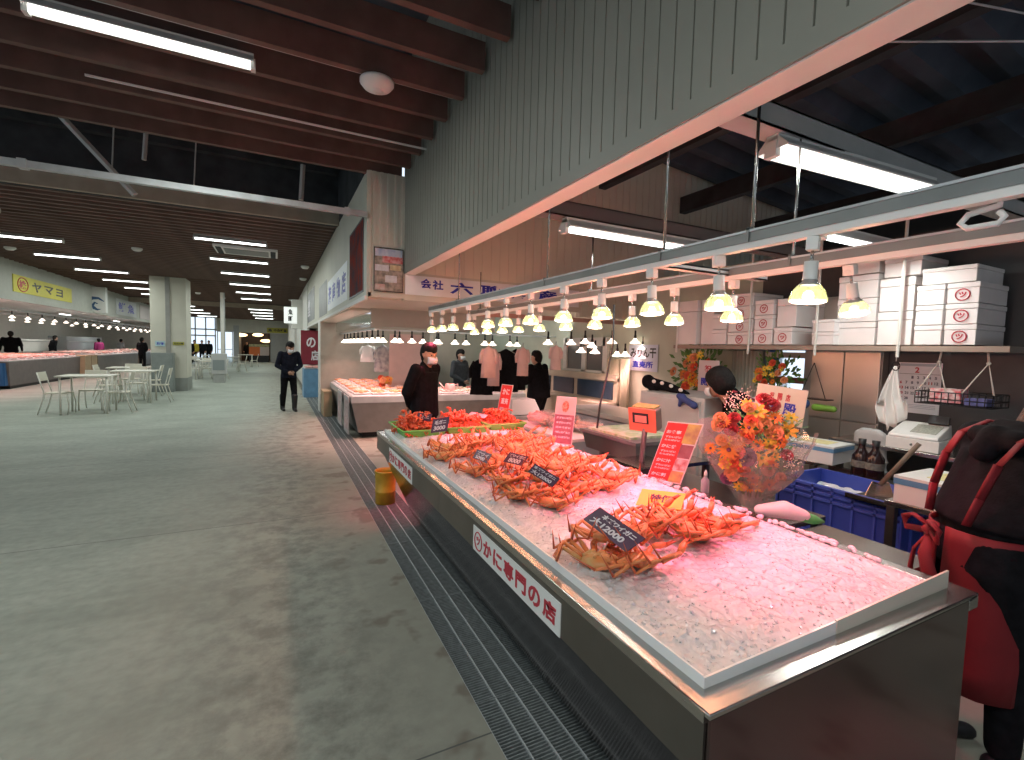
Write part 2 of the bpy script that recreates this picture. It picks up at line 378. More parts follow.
while y < 45:
    if not 28.0 < y < 28.5:
        o = sl1 if k == 0 else sl1.copy()
        if k: COL.objects.link(o)
        o.location = (0, y, 3.60 if y < 28.2 else 3.52)
        tag(o, 'brown far ceiling slat, %s beyond the beige edge board' % nth(k), 'ceiling slat', 'slats of the far ceiling'); k += 1
    y += .26 if y < 18 else .62

def strip_lamp(name, label, cat, loc, length=1.24, group=None, rz=0, wide=.14, power=26, hood=True):
    t = thing(name, label, cat, loc, rz, group); h = length/2
    m = MB()
    m.box(-h, h, -.03, .03, .02, .065, WHITE)
    m.add([(sx*h, y, z) for sx in (-1, 1) for y, z in ((-wide/2, .0), (-.03, .05), (.03, .05), (wide/2, .0), (wide/2, -.008), (-wide/2, -.008))],
          [(0, 1, 7, 6), (1, 2, 8, 7), (2, 3, 9, 8), (3, 4, 10, 9), (5, 0, 6, 11), (0, 5, 4, 3, 2, 1), (6, 7, 8, 9, 10, 11)], WHITE)
    m.build('housing', WHITE, t)
    m = MB(); m.tube([(-h+.02, 0, -.014), (h-.02, 0, -.014)], .017, 10, TUBE); m.build('tube', TUBE, t)
    m = MB(); m.box(-h-.01, -h+.02, -.03, .03, -.04, .03, WHITE); m.build('end_cap', WHITE, t); m = MB(); m.box(h-.02, h+.01, -.03, .03, -.04, .03, WHITE); m.build('end_cap', WHITE, t)
    la = bpy.data.lights.new('lamp_light', 'AREA'); la.shape = 'RECTANGLE'; la.size = length-.06; la.size_y = .05; la.energy = power; la.color = (.93, 1, .95)
    lo = bpy.data.objects.new('lamp_light', la); COL.objects.link(lo); lo.parent = t; lo.location = (0, 0, -.045)
    return t
PW = 27
lampA = strip_lamp('ceiling_lamp', 'long bright tube lamp under the nearest deep slats of the aisle', 'ceiling lamp', (-.74, 4.03, 3.60), 1.22, 'tube lamps over the aisle', power=PW)
strip_lamp('ceiling_lamp', 'added fill tube lamp behind the viewer over the aisle', 'ceiling lamp', (-.74, -.5, 3.60), 1.22, 'tube lamps over the aisle', power=42)  # unseen lamp added behind the viewer as fill light
rows = [10.8, 13.2, 15.7, 18.5, 21.3, 24.2, 30.2, 33.2, 36.6, 40.6]
for i, y in enumerate(rows):
    dup(lampA, (-.76, y, 3.56 if y < 28 else 3.48), label='tube lamp in the right row of the far ceiling, %s from the open strip' % nth(i), group='tube lamps over the aisle')
for i, y in enumerate([10.3, 12.8, 15.1, 17.6, 20.0, 22.5, 25, 30.4, 33.6, 37, 41]):
    dup(lampA, (-4.45, y, 3.56 if y < 28 else 3.48), label='tube lamp in the left row of the far ceiling, %s from the open strip' % nth(i), group='tube lamps over the aisle')
# lamps of the aisle zone beside the viewer keep their row going
dup(lampA, (-4.45, 4.03, 3.60), label='tube lamp under the near slats, further left over the aisle', group='tube lamps over the aisle')
strip_lamp('stall_lamp', 'big bright tube lamp hanging over the stall at upper right', 'ceiling lamp', (2.64, 1.42, 2.54), 1.25, 'tube lamps over the stalls', rz=-.06, wide=.16, power=6.5)
strip_lamp('stall_lamp', 'tube lamp over the stall in front of the warm siding wall', 'ceiling lamp', (2.42, 2.78, 2.44), 1.32, 'tube lamps over the stalls', wide=.16, power=6.5)
strip_lamp('stall_lamp', 'short stretch of tube lamp seen between the rails in front of the box shelf', 'ceiling lamp', (3.75, 1.95, 2.42), 1.0, 'tube lamps over the stalls', wide=.12, power=11)

# ceiling fittings
t = thing('smoke_detector', 'round white ceiling sensor between the near slats', 'sensor', tuple(at(377, 84, z=3.56)))
m = MB(); m.lathe([(0, -.055), (.05, -.05), (.10, -.03), (.125, 0), (.125, .02), (0, .02)], m=WHITE, n=24); m.build('dome', WHITE, t)
m = MB(); m.lathe([(0, -.064), (.035, -.062), (.045, -.048)], m=WHITE, n=20); m.build('sensor_cap', WHITE, t)
m = MB(); m.tube([(-2.2, 0, .05), (1.35-t.location.x, 0, .05)], .009, 8, GREYP); o = m.build('conduit', GREYP, None); o.location = t.location; tag(o, 'thin white conduit running along the near slats past the round sensor', 'conduit')
m = MB(); m.box(0, 2.9, -.006, .006, -.008, .008, WHITE); o = m.build('lighting_rail', WHITE); o.location = (-1.3, 4.86, 3.62); tag(o, 'thin white rail hidden between the near brown slats', 'rail')
sd = MB(); sd.lathe([(0, -.05), (.07, -.045), (.11, -.01), (.11, .02)], m=WHITE, n=16); s0 = sd.build('ceiling_sensor', WHITE)
spots = [(137, 249), (305, 267), (303, 279), (10, 248), (198, 293), (291, 300), (223, 298)]
for i, (u, v) in enumerate(spots):
    o = s0 if i == 0 else s0.copy()
    if i: COL.objects.link(o)
    o.location = at(u, v, z=3.57); o.scale = (.9, .9, 1)
    tag(o, ['pale square-looking sensor above the left of the thick pillar', 'pale sensor near the right stalls, nearer of two', 'pale sensor near the right stalls, farther of two', 'pale sensor at the far left of the ceiling', 'pale sensor right of the thick pillar top', 'small pale sensor just above the lit white hanging sign', 'small pale sensor in the middle of the far ceiling'][i], 'sensor', 'sensors on the far ceiling')
# air conditioning cassette between the first far lamps
t = thing('air_conditioner', 'pale ceiling cassette between the first two right-hand far lamps', 'air conditioner', (-.55, 12.0, 3.57))
m = MB(); m.box(-.6, .6, -.45, .45, 0, .05, WHITE); m.box(-.42, .42, -.3, .3, -.012, 0, mat('grille_grey', (.25, .25, .25), .6)); m.build('panel', WHITE, t, bevel=.01)
m = MB(); m.box(-.56, -.46, -.4, .4, -.014, 0, DARKST); m.box(.46, .56, -.4, .4, -.014, 0, DARKST); m.build('louvre', DARKST, t)
dup(t, (-5.6, 11.5, 3.57), label='pale ceiling cassette at the far left edge of the ceiling')

# steelwork seen in the open strip
def bar(name, label, cat, pts, r, m_, n=6, group=None):
    b = MB(); b.tube(pts, r, n, m_, smooth=n > 6); o = b.build(name, m_); tag(o, label, cat, group); return o
mbx = MB(); mbx.box(-13, .95, 5.70, 5.76, 3.08, 3.14, GALV)
for x in (-8, -5, -2, .7): mbx.box(x, x+.06, 5.69, 5.77, 3.07, 3.15, GALV)
tag(mbx.build('steel_channel', GALV), 'long galvanised steel channel crossing above the aisle', 'steel channel')
bar('brace', 'slanting grey brace tube in the open roof strip', 'brace', [at(60, 115, y=6.6), at(135, 195, y=6.6)], .035, GREYP)
for i, (u, va, vb) in enumerate([(146, 132, 160), (196, 142, 185), (303, 165, 200), (114, 120, 168)]):
    bar('hanger_rod', 'thin vertical hanger rod in the open strip, %s from the left' % ['second', 'third', 'fourth', 'first'][i], 'hanger rod', [at(u, va, y=7.2), at(u-2, vb, y=7.2)], [.025, .008, .035, .008][i], GREYP, group='hanger rods')
m = MB()
for y in (6.2, 7.4, 8.3): m.box(-13, .9, y, y+.12, 4.35, 4.6, DARKST)
for x in (-6, -3.2, -.6): m.box(x, x+.1, 5.9, 8.5, 4.5, 4.7, DARKST)
struct(m, 'ceiling_purlins', DARKST)
m = MB()
for x in (2.7, 4.2, 5.8, 7.6): m.box(x, x+.12, -3, 5.74, 3.85+(5.8-x)*.07, 4.10+(5.8-x)*.07, DARKST)
m.tube([(1.6, 1.9, 3.6), (8, .4, 3.9)], .006, 6, GALV); m.tube([(2.2, 3.0, 3.9), (8, -.6, 3.7)], .008, 6, GALV)
struct(m, 'ceiling_purlins_stall', DARKST)

# stall structure: channels, hanging rods and lamp rails
def channel(name, label, x0, x1, y, z, w=.10, h=.10, m_=GREYP):
    m = MB(); m.box(x0, x1, y, y+.008, z, z+h, m_); m.box(x0, x1, y, y+w, z+h-.008, z+h, m_); m.box(x0, x1, y, y+w, z, z+.008, m_)
    return tag(m.build(name, m_), label, 'steel channel', 'channels carrying the lamps')
channel('steel_channel', 'steel channel above the big stall lamp at upper right', 1.5, 5.0, 1.40, 2.60, .12, .10, GREYP)
channel('steel_channel', 'dark steel channel above the second stall lamp', 1.5, 5.0, 2.74, 2.505, .12, .10, mat('channel_brown', (.13, .115, .11), .6))
channel('steel_channel', 'short galvanised channel crossing over the lamp rails', 1.68, 2.45, 1.75, 2.02, .05, .03, GALV)
RX = {1: 1.60, 2: 2.16}; RZ = {1: 2.0, 2: 1.995}
for k, lab, y1 in ((1, 'nearer long grey lamp rail over the crab counter', 5.35), (2, 'farther long grey lamp rail over the crab counter', 5.45)):
    x = RX[k]; z = RZ[k]; t = thing('lamp_rail', lab, 'lamp rail', (x, -.4, z), 0, 'lamp rails over the counter')
    RAILG = mat('rail_grey', (.26, .27, .26), .4, .6, var=.08, vs=6)
    m = MB(); m.box(-.022, .022, 0, y1+.4, .024, .066, RAILG); m.box(-.026, .026, 0, y1+.4, .06, .068, GALV); m.build('channel', RAILG, t)
    m = MB(); m.box(-.018, .018, 0, y1+.4, 0, .024, WHITE); m.build('track', WHITE, t)
for i, (x, y, z1, lab) in enumerate([(1.6, at(752, 236, x=1.6).y, 2.56, 'thin steel rod holding the nearer lamp rail beside the big lamp'), (1.6, at(664, 250, x=1.6).y, 3.2, 'thin steel rod holding the nearer lamp rail, right of the second lamp end'), (1.6, 4.4, 3.1, 'thin steel rod at the far part of the nearer lamp rail'), (2.16, 1.42, 2.6, 'thin steel rod holding the farther lamp rail'), (1.6, at(547, 288, x=1.6).y, 3.2, 'thin steel rod above the middle of the nearer lamp rail'), (2.16, 3.0, 2.5, 'thin steel rod above the middle of the farther lamp rail'), (2.16, 5.2, 2.5, 'short rod at the far end of the farther rail')]):
    t = thing('rail_hanger', lab, 'hanger rod', (x, y, 2.068), 0, 'rods holding the lamp rails')
    m = MB(); m.tube([(0, 0, 0), (0, 0, z1-2.068)], .006, 8, STEEL); m.build('rod', STEEL, t)
    m = MB(); m.box(-.028, -.024, -.006, .006, -.045, .006, RAILG); m.box(.024, .028, -.006, .006, -.045, .006, RAILG); m.box(-.028, .028, -.006, .006, .0, .008, RAILG); m.build('clamp', GALV, t)
t = thing('cable_hook', 'white plastic cable hook clipped under the farther rail at the right edge', 'hook', tuple(at(1000, 205, x=1.62)))
m = MB(); m.tube([(0, 0, .02), (0, .0, 0), (0, .03, -.005), (0, .06, -.01), (0, .075, -.03), (0, .06, -.045), (0, 0, -.045), (0, -.01, -.03), (0, 0, -.015)], .008, 8, WHITE); m.build('loop', WHITE, t)
m = MB(); m.box(-.015, .015, -.02, .02, .015, .032, WHITE); m.build('clip', WHITE, t)

# the reflector lamps: clip, stem, white neck, greenish ribbed glass reflector, glowing face
RG = mat('reflector_glass', (.46, .48, .24), .15, var=.2, vs=60, emit=.20, ecol=(.52, .56, .22), coat=.6, alpha=.62)
FACE = mat('lamp_face', (1, .95, .75), .2, emit=4, ecol=(1, .98, .80))
CORE = mat('lamp_core', (1, 1, .9), .2, emit=14, ecol=(1, 1, .9))
def make_spot(name='reflector_lamp'):
    t = thing(name, '', 'lamp', (0, 0, 0))
    m = MB(); m.box(-.018, .018, -.022, .022, -.045, 0, WHITE); m.tube([(-.02, 0, -.03), (.02, 0, -.03)], .012, 10, WHITE); m.build('clip', WHITE, t, bevel=.004)
    m = MB(); m.tube([(0, 0, -.045), (0, 0, -.085)], .005, 8, STEEL); m.build('stem', STEEL, t)
    m = MB(); m.lathe([(0, -.08), (.021, -.08), (.022, -.135), (.024, -.14), (0, -.14)], m=WHITE, n=16); m.build('lamp_socket', WHITE, t)
    m = MB(); prof = [(.020, -.138), (.023, -.148), (.033, -.158), (.047, -.178), (.055, -.203), (.055, -.213)]
    vs = []; n = 32
    for r, z in prof:
        for j in range(n):
            rr = r*(1+(.04 if j % 2 else -.0)); vs.append((rr*math.cos(2*PI*j/n), rr*math.sin(2*PI*j/n), z))
    SV = mat('silver_neck', (.6, .6, .58), .25, .6)
    m.add(vs[:3*n], [(i*n+j, i*n+(j+1) % n, (i+1)*n+(j+1) % n, (i+1)*n+j) for i in range(2) for j in range(n)], SV, True)
    m.add(vs[2*n:], [(i*n+j, i*n+(j+1) % n, (i+1)*n+(j+1) % n, (i+1)*n+j) for i in range(3) for j in range(n)], RG, False)
    m.build('reflector', RG, t)
    m = MB(); m.lathe([(.054, -.207), (.054, -.214), (.042, -.219), (.02, -.221), (0, -.222)], m=FACE, n=24); m.build('lens', FACE, t)
    m = MB(); m.ball((0, 0, -.196), (.017, .017, .020), CORE, 10, 6); m.build('filament', CORE, t)
    return t
sp0 = make_spot()
PINK = (1, .07, .20)
def place_spot(t, loc, rot, label, group, power, col=PINK, scale=1, first=False, cone=80):
    r = t if first else dup(t, None)
    r.location = loc; r.rotation_euler = rot; r['label'] = label; r['group'] = group
    if scale != 1: r.scale = (scale,)*3
    if power:
        la = bpy.data.lights.new('lamp_light', 'SPOT'); la.energy = power; la.color = col; la.spot_size = math.radians(cone); la.spot_blend = .8; la.shadow_soft_size = .05
        lo = bpy.data.objects.new('lamp_light', la); COL.objects.link(lo); lo.parent = r; lo.location = (0, 0, -.24); lo.rotation_euler = (0, .38 if loc[0] > 2 else .05, 0)
        lb = bpy.data.lights.new('lamp_glow', 'POINT'); lb.energy = power*.10; lb.color = (1, .34, .16); lb.shadow_soft_size = .04
        lo = bpy.data.objects.new('lamp_glow', lb); COL.objects.link(lo); lo.parent = r; lo.location = (0, 0, -.245)
    return r
r1 = [810, 716, 650, 600.3, 563.4, 530.5, 506, 487, 468, 453.5, 442, 431]
v1 = [303, 316, 320, 322, 324, 326.5, 328.5, 330, 330.5, 331.6, 332, 332.3]
r2 = [846, 732, 673, 631, 596, 565, 540, 518, 502, 487, 474]
v2 = [326, 327, 329, 330, 331, 333, 334.5, 336, 336.5, 337, 337.5]
for i, (u, v) in enumerate(zip(r1, v1)):
    p = at(u, v-6, x=1.6); place_spot(sp0, (1.6, p.y, 2.0), (random.uniform(-.06, .02), random.uniform(-.05, .05), random.uniform(0, 3)), 'reflector lamp on the nearer lamp rail, %s from the viewer' % nth(i), 'reflector lamps over the crab counter', 23 if i < 8 else (7 if i < 9 else 0), first=i == 0)
for i, (u, v) in enumerate(zip(r2, v2)):
    p = at(u, v-6, x=2.16); place_spot(sp0, (2.16, p.y, 1.995), (random.uniform(-.1, .1) if i else .0, -.28 if i == 0 else random.uniform(-.08, .05), 0), 'reflector lamp on the farther lamp rail, %s from the viewer' % nth(i), 'reflector lamps over the crab counter', 9 if i < 8 else 0)

# unseen wall added behind the viewer, keeps the steel panel reflections dark
m = MB(); m.box(-14, 9.3, -5.1, -5, 0, 5.6, mat('added_wall_grey', (.22, .21, .19), .7)); struct(m, 'wall_behind_added', CREAM)

# ================================================================== DRAIN GRATING
GRATE = mat('grating_steel', (.27, .29, .29), .55, .2, var=.15, vs=30)
m = MB(); w = GX1-GX0; Lg = .945
BARM = mat('grating_bar', (.55, .57, .57), .5, .2)
for k in range(5): x = k*w/4; m.box(max(0, x-.003), min(w, x+.003), 0, Lg, -.03, .001, BARM)
m.box(0, w, 0, .006, -.03, 0, GRATE); m.box(0, w, Lg-.006, Lg, -.03, 0, GRATE)
y = .018
while y < Lg-.01: m.box(0, w, y, y+.0055, -.022, -.003, GRATE); y += .0165
g0 = m.build('floor_grate', GRATE, clean=False)
for i in range(20):
    o = g0 if i == 0 else g0.copy()
    if i: COL.objects.link(o)
    o.location = (GX0, .0+i*.95-.02, -.001)
    tag(o, 'steel drain grating panel, %s from the viewer' % nth(i), 'drain grating', 'grating panels of the drain')

# ================================================================== THE CRAB COUNTER
CX0, CX1, CY0, CY1, CZ = .806, 2.045, .66, 4.27, .85
PANEL = mat('polished_panel', (.17, .13, .135), .12, 1, var=.05, vs=2, bump=.03, bs=3)
ct = thing('crab_counter', 'long stainless display counter with pink-lit ice and orange crabs', 'counter', (1.42, 2.46, 0))
m = MB(); m.hexa([(CX0+.014, CY0+.0, .70), (1.98, CY0+.0, .70), (1.98, CY1-.02, .70), (CX0+.014, CY1-.02, .70)], [(CX0+.014, CY0, .80), (1.98, CY0, .80), (1.98, CY1-.02, .80), (CX0+.014, CY1-.02, .80)], STEEL)
m.hexa([(1.10, CY0+.0, .09), (1.96, CY0+.0, .09), (1.96, CY1-.12, .09), (1.10, CY1-.12, .09)], [(.83, CY0, .70), (1.97, CY0, .70), (1.97, CY1-.02, .70), (.83, CY1-.02, .70)], PANEL)
m.build('body', STEEL, ct, world=True)
m = MB(); ym = at(439, 500, x=CX0).y
for a, b in ((CY0-.0, ym-.002), (ym+.002, CY1)): m.box(CX0, CX0+.012, a, b, .69, .822, STEELD)
m.box(CX0-.002, CX0+.012, CY0, CY1, .822, .848, STEEL); m.build('front_panel', STEELD, ct, world=True)
m = MB(); m.box(CX0+.006, 1.985, CY0-.012, CY0, .05, .835, PANEL); m.build('end_panel', PANEL, ct, world=True)
m = MB(); m.box(CX0, CX1, CY0-.014, .715, .836, CZ, STEEL); m.box(CX0, CX0+.06, .715, CY1, .836, CZ, STEEL); m.box(1.99, CX1, .715, CY1, .836, CZ, STEEL); m.box(CX0, CX1, CY1-.05, CY1, .836, CZ, STEEL)
m.box(1.985, CX1, CY0-.014, CY0+.004, .80, .836, STEEL); m.box(CX1-.006, CX1, CY0, CY1, .80, .836, STEEL)
m.build('rim', STEEL, ct, world=True, bevel=.003)
m = MB(); m.box(CX0+.05, 1.99, .71, CY1-.04, .78, .80, STEELD); m.build('basin', STEELD, ct, world=True)
m = MB(); m.box(1.22, 1.9, CY0+.12, CY1-.2, 0, .09, BLACK); m.build('plinth', BLACK, ct, world=True)
ACR = mat('white_acrylic', (.88, .86, .84), .25, sss=.3, var=.02, coat=.3)
m = MB(); m.box(.857, .862, .712, CY1-.1, .838, .878, ACR); m.build('edge_board', ACR, ct, world=True)
m = MB(); m.add([(.857, .712, .838), (1.36, .712, .838), (1.36, .712, .885), (.857, .712, .876), (.857, .707, .838), (1.36, .707, .838), (1.36, .707, .885), (.857, .707, .876)], [(0, 1, 2, 3), (7, 6, 5, 4), (0, 4, 5, 1), (1, 5, 6, 2), (2, 6, 7, 3), (3, 7, 4, 0)], ACR)
m.build('end_board', ACR, ct, world=True)
m = MB(); m.add([(1.362, .712, .842), (1.99, .712, .842), (1.99, .712, .908), (1.362, .712, .888), (1.362, .706, .842), (1.99, .706, .842), (1.99, .706, .908), (1.362, .706, .888)], [(0, 1, 2, 3), (7, 6, 5, 4), (0, 4, 5, 1), (1, 5, 6, 2), (2, 6, 7, 3), (3, 7, 4, 0)], mat('cream_acrylic', (.68, .64, .54), .3, var=.02))
m.build('end_board', ACR, ct, world=True)

def sign_board(name, label, cat, o, xd, yd, th, base, draws, parent=None, frame=None):
    """flat board with thickness, lettering as a child"""
    o = Vector(o); xd = Vector(xd); yd = Vector(yd); n = xd.cross(yd).normalized()
    t = thing(name, label, cat, tuple(o)) if parent is None else parent
    m = MB(); b = o-n*th
    m.hexa([b, b+xd, b+xd+yd, b+yd], [o, o+xd, o+xd+yd, o+yd], base); m.build('board', base, t, world=True)
    lay = {}
    for d in draws:
        nm = d[0]; lay.setdefault(nm, MB())
        if d[1] == 'text': _, _, s, x, y, w, h, mm = d; text_on(lay[nm], s, o+xd*x+yd*y+n*.0006, xd*w, yd*h, mm, .0012, .03)
        elif d[1] == 'rect': _, _, x, y, w, h, mm = d[:7]; q = o+xd*x+yd*y+n*.0008*(d[7] if len(d) > 7 else 1); lay[nm].hexa([q-n*.0005, q+xd*w-n*.0005, q+xd*w+yd*h-n*.0005, q+yd*h-n*.0005], [q, q+xd*w, q+xd*w+yd*h, q+yd*h], mm)
        elif d[1] == 'ring':
            _, _, x, y, r, mm = d[:6]; c = o+xd*x+yd*y+n*.001; ux = xd.normalized(); uy = yd.normalized()
            lay[nm].tube([c+ux*math.cos(a*PI/12)*r*(d[6] if len(d) > 6 else 1)+uy*math.sin(a*PI/12)*r for a in range(25)], r*.08, 4, mm)
        elif d[1] == 'disc':
            _, _, x, y, rx, ry, mm = d; c = o+xd*x+yd*y+n*.0016; ux = xd.normalized(); uy = yd.normalized(); nn = 20
            lay[nm].add([c+ux*math.cos(a*2*PI/nn)*rx+uy*math.sin(a*2*PI/nn)*ry for a in range(nn)], [tuple(range(nn))], mm)
        elif d[1] == 'poly':
            _, _, pts, mm = d; lay[nm].add([o+xd*p[0]+yd*p[1]+n*.0014 for p in pts], [tuple(range(len(pts)))], mm)
    for k, v in lay.items(): v.build(k, None, t, world=True)
    return t
def shop_sign(label, ya, yb):
    L_ = ya-yb
    d = [('lettering', 'ring', .085, .5, .040, REDI), ('lettering', 'text', 'ツ', .055, .32, .055, .36, REDI)]
    for i, ch in enumerate('かに専門の店'): d.append(('lettering', 'text', ch, .165+i*.138, .2, .112, .6, REDI))
    sign_board('shop_sign', label, 'sign', (CX0-.003, ya, .688), (0, -L_, 0), (0, 0, .112), .004, WHITE, d)
shop_sign('long white sign with red Japanese letters on the near counter front', 1.957, 1.218)
shop_sign('white sign with red Japanese letters at the far end of the counter front', 3.75, 3.05)

# ---- ice
def ice_z(x, y):
    e = min((x-.862)/.06, (1.995-x)/.10, (y-.715)/.08, (4.2-y)/.05, 1); e = max(0, e)
    z = .862+.018*min(1, max(0, (y-1.3)/1.2))*e + .016*e*noise.noise(Vector((x*3, y*3, .3))) + .010*e*noise.noise(Vector((x*11, y*11, 4)))
    z += .006*noise.noise(Vector((x*35, y*35, 1)))*e + .003*noise.noise(Vector((x*80, y*80, 7)))
    if x > 1.93: z -= .015*(x-1.93)/.07
    return z
m = MB(); nx, ny = 115, 340; x0, x1, y0, y1 = .863, 2.0, .714, 4.22
vs = [(x0+(x1-x0)*i/nx, y0+(y1-y0)*j/ny, ice_z(x0+(x1-x0)*i/nx, y0+(y1-y0)*j/ny)) for j in range(ny+1) for i in range(nx+1)]
m.add(vs, [(j*(nx+1)+i, j*(nx+1)+i+1, (j+1)*(nx+1)+i+1, (j+1)*(nx+1)+i) for j in range(ny) for i in range(nx)], ICE, False)
rim = [(i, 0) for i in range(nx+1)]+[(nx, j) for j in range(1, ny+1)]+[(i, ny) for i in range(nx-1, -1, -1)]+[(0, j) for j in range(ny-1, 0, -1)]
base = len(m.v); m.v += [(vs[j*(nx+1)+i][0], vs[j*(nx+1)+i][1], .80) for i, j in rim]
for k in range(len(rim)):
    i, j = rim[k]; i2, j2 = rim[(k+1) % len(rim)]
    m.f.append([base+k, base+(k+1) % len(rim), j2*(nx+1)+i2, j*(nx+1)+i]); m.m.append(0); m.sm.append(False)
ice = m.build('crushed_ice', ICE, clean=False); tag(ice, 'bed of crushed ice glowing pink inside the crab counter', 'ice', kind='stuff')
m = MB()
for k in range(3000):
    x = random.uniform(.87, 2.0); y = .72+3.45*random.random()**1.35; s = random.uniform(.002, .006)*(1.5 if random.random() < .12 else 1)
    R_ = Matrix.Rotation(random.uniform(0, 6), 3, 'Z') @ Matrix.Rotation(random.uniform(-1, 1), 3, 'X')
    z = ice_z(x, y)+s*.3; a, b, c = s*random.uniform(.8, 1.8), s*random.uniform(.6, 1.2), s*random.uniform(.4, .8)
    vv = [R_ @ Vector(p)+Vector((x, y, z)) for p in [(a, 0, -c), (0, b, -c*.7), (-a*.8, -b*.2, -c), (.2*a, -b, -c), (a*.5, .1*b, c), (-.5*a, .3*b, c*.8), (0, -b*.5, c*.9)]]
    m.add(vv, [(0, 1, 4), (1, 5, 4), (1, 2, 5), (2, 6, 5), (2, 3, 6), (3, 0, 4), (3, 4, 6), (4, 5, 6), (0, 3, 2, 1)], CHIP)
for k in range(260):   # lumps fallen along the back edge
    y = random.uniform(.9, 4.1); x = random.gauss(1.995, .012); s = random.uniform(.006, .014)
    m.ball((x, y, .856+s*.5), (s, s*1.3, s*.8), ICE, 6, 4, smooth=False)
tag(m.build('ice_chips', CHIP, clean=False), 'loose glittering ice chips scattered over the ice bed', 'ice', kind='stuff')

# ---- snow crabs
def limb(mb, pts, rs, m1, m2=None, n=7, flat=.72):
    mb.tube(pts[:3] if m2 else pts, rs[:3] if m2 else rs, n, m1, flat=flat)
    if m2: mb.tube(pts[2:], rs[2:], n, m2, flat=flat)
def make_crab(seed, belly):
    r = random.Random(seed); t = thing('snow_crab', '', 'crab', (0, 0, 0))
    m = MB(); prof = []; n = 22; vs = []
    def outl(a):
        w = .058*(1-.12*math.sin(a)); return Vector((w*math.cos(a)*(1+.05*math.cos(3*a)), .052*math.sin(a)-.004, 0))
    lay = [(.25, .024), (.62, .020), (.9, .010), (1.0, 0), (.92, -.010), (.6, -.018), (.2, -.020)]
    for sc, z in lay:
        for j in range(n):
            p = outl(2*PI*j/n)*sc; vs.append((p.x, p.y, z+.0035*noise.noise(Vector((p.x*60, p.y*60, seed)))))
    fs = [(i*n+j, (i+1)*n+j, (i+1)*n+(j+1) % n, i*n+(j+1) % n) for i in range(len(lay)-1) for j in range(n)]+[tuple(range(n)), tuple(range(len(lay)*n-1, (len(lay)-1)*n-1, -1))]
    M_ = CRABB if belly else CRAB
    m.add(vs, fs, M_, True)
    if belly:
        for k in range(5): m.ball((0, .022-k*.014, .021), (.016-.002*k, .008, .006), CRABB, 8, 5)
        for sgn in (-1, 1):
            for k in range(4): m.ball((sgn*.034, .026-k*.017, .014), (.017, .0075, .009), CRABB, 8, 5)
    else:
        for k in range(26):
            a = r.uniform(0, 6.3); q = r.uniform(.2, .9); p = outl(a)*q; m.ball((p.x, p.y, .023*(1-q*q*.8)), .0028, CRAB, 5, 4)
    m.build('carapace', M_, t)
    for sgn in (-1, 1):
        sweep = r.uniform(-.25, .25)
        for k in range(4):
            root = Vector((sgn*.048, .026-k*.019, .0))
            a = math.radians([24, 6, -12, -30][k])+sweep*sgn+r.uniform(-.06, .06)
            d1 = Vector((sgn*math.cos(a), math.sin(a), .42+r.uniform(-.10, .16))).normalized()
            k1 = root+d1*(.080+.008*(1.5-abs(k-1.2)))
            a2 = a-math.radians(r.uniform(92, 116))
            d2 = Vector((sgn*math.cos(a2)*.9, math.sin(a2), -.32+r.uniform(-.2, .18))).normalized()
            mid = k1+d2*.035; k2 = k1+d2*.086
            up = r.random() < .65
            d3 = Vector((sgn*math.cos(a2-.5), math.sin(a2-.5), (1.6 if up else .1)+r.uniform(-.2, .3))).normalized()
            tip = k2+d3*.082
            m = MB(); limb(m, [root, root+d1*.03, k1], [.0070, .0100, .0074], CRABB if (k+seed) % 3 == 0 else CRAB)
            m.tube([k1, mid, k2], [.0080, .0070, .0048], 7, CRAB, flat=.75); m.tube([k2, k2+d3*.03, tip], [.0044, .0032, .0005], 6, CRABT)
            m.build('leg', CRAB, t)
        a = math.radians(62)+r.uniform(-.15, .15); root = Vector((sgn*.036, .042, 0))
        k1 = root+Vector((sgn*math.cos(a), math.sin(a), .3)).normalized()*.062; k2 = k1+Vector((-sgn*.25, .75, .1+r.uniform(-.2, .5))).normalized()*.05
        d3 = Vector((-sgn*.5, .7, .25)).normalized(); t1 = k2+d3*.038; t2 = k2+(d3+Vector((sgn*.35, .1, .1))).normalized()*.036
        m = MB(); m.tube([root, root.lerp(k1, .5), k1], [.007, .010, .008], 7, CRAB); m.tube([k1, k1.lerp(k2, .5), k2], [.008, .0125, .010], 7, CRAB)
        m.tube([k2, k2.lerp(t1, .5), t1], [.009, .005, .0008], 6, CRABT); m.tube([k2, k2.lerp(t2, .5), t2], [.007, .004, .0008], 6, CRABT)
        m.build('claw', CRAB, t)
    return t
protos = [make_crab(3, True), make_crab(11, False), make_crab(23, True), make_crab(31, False)]
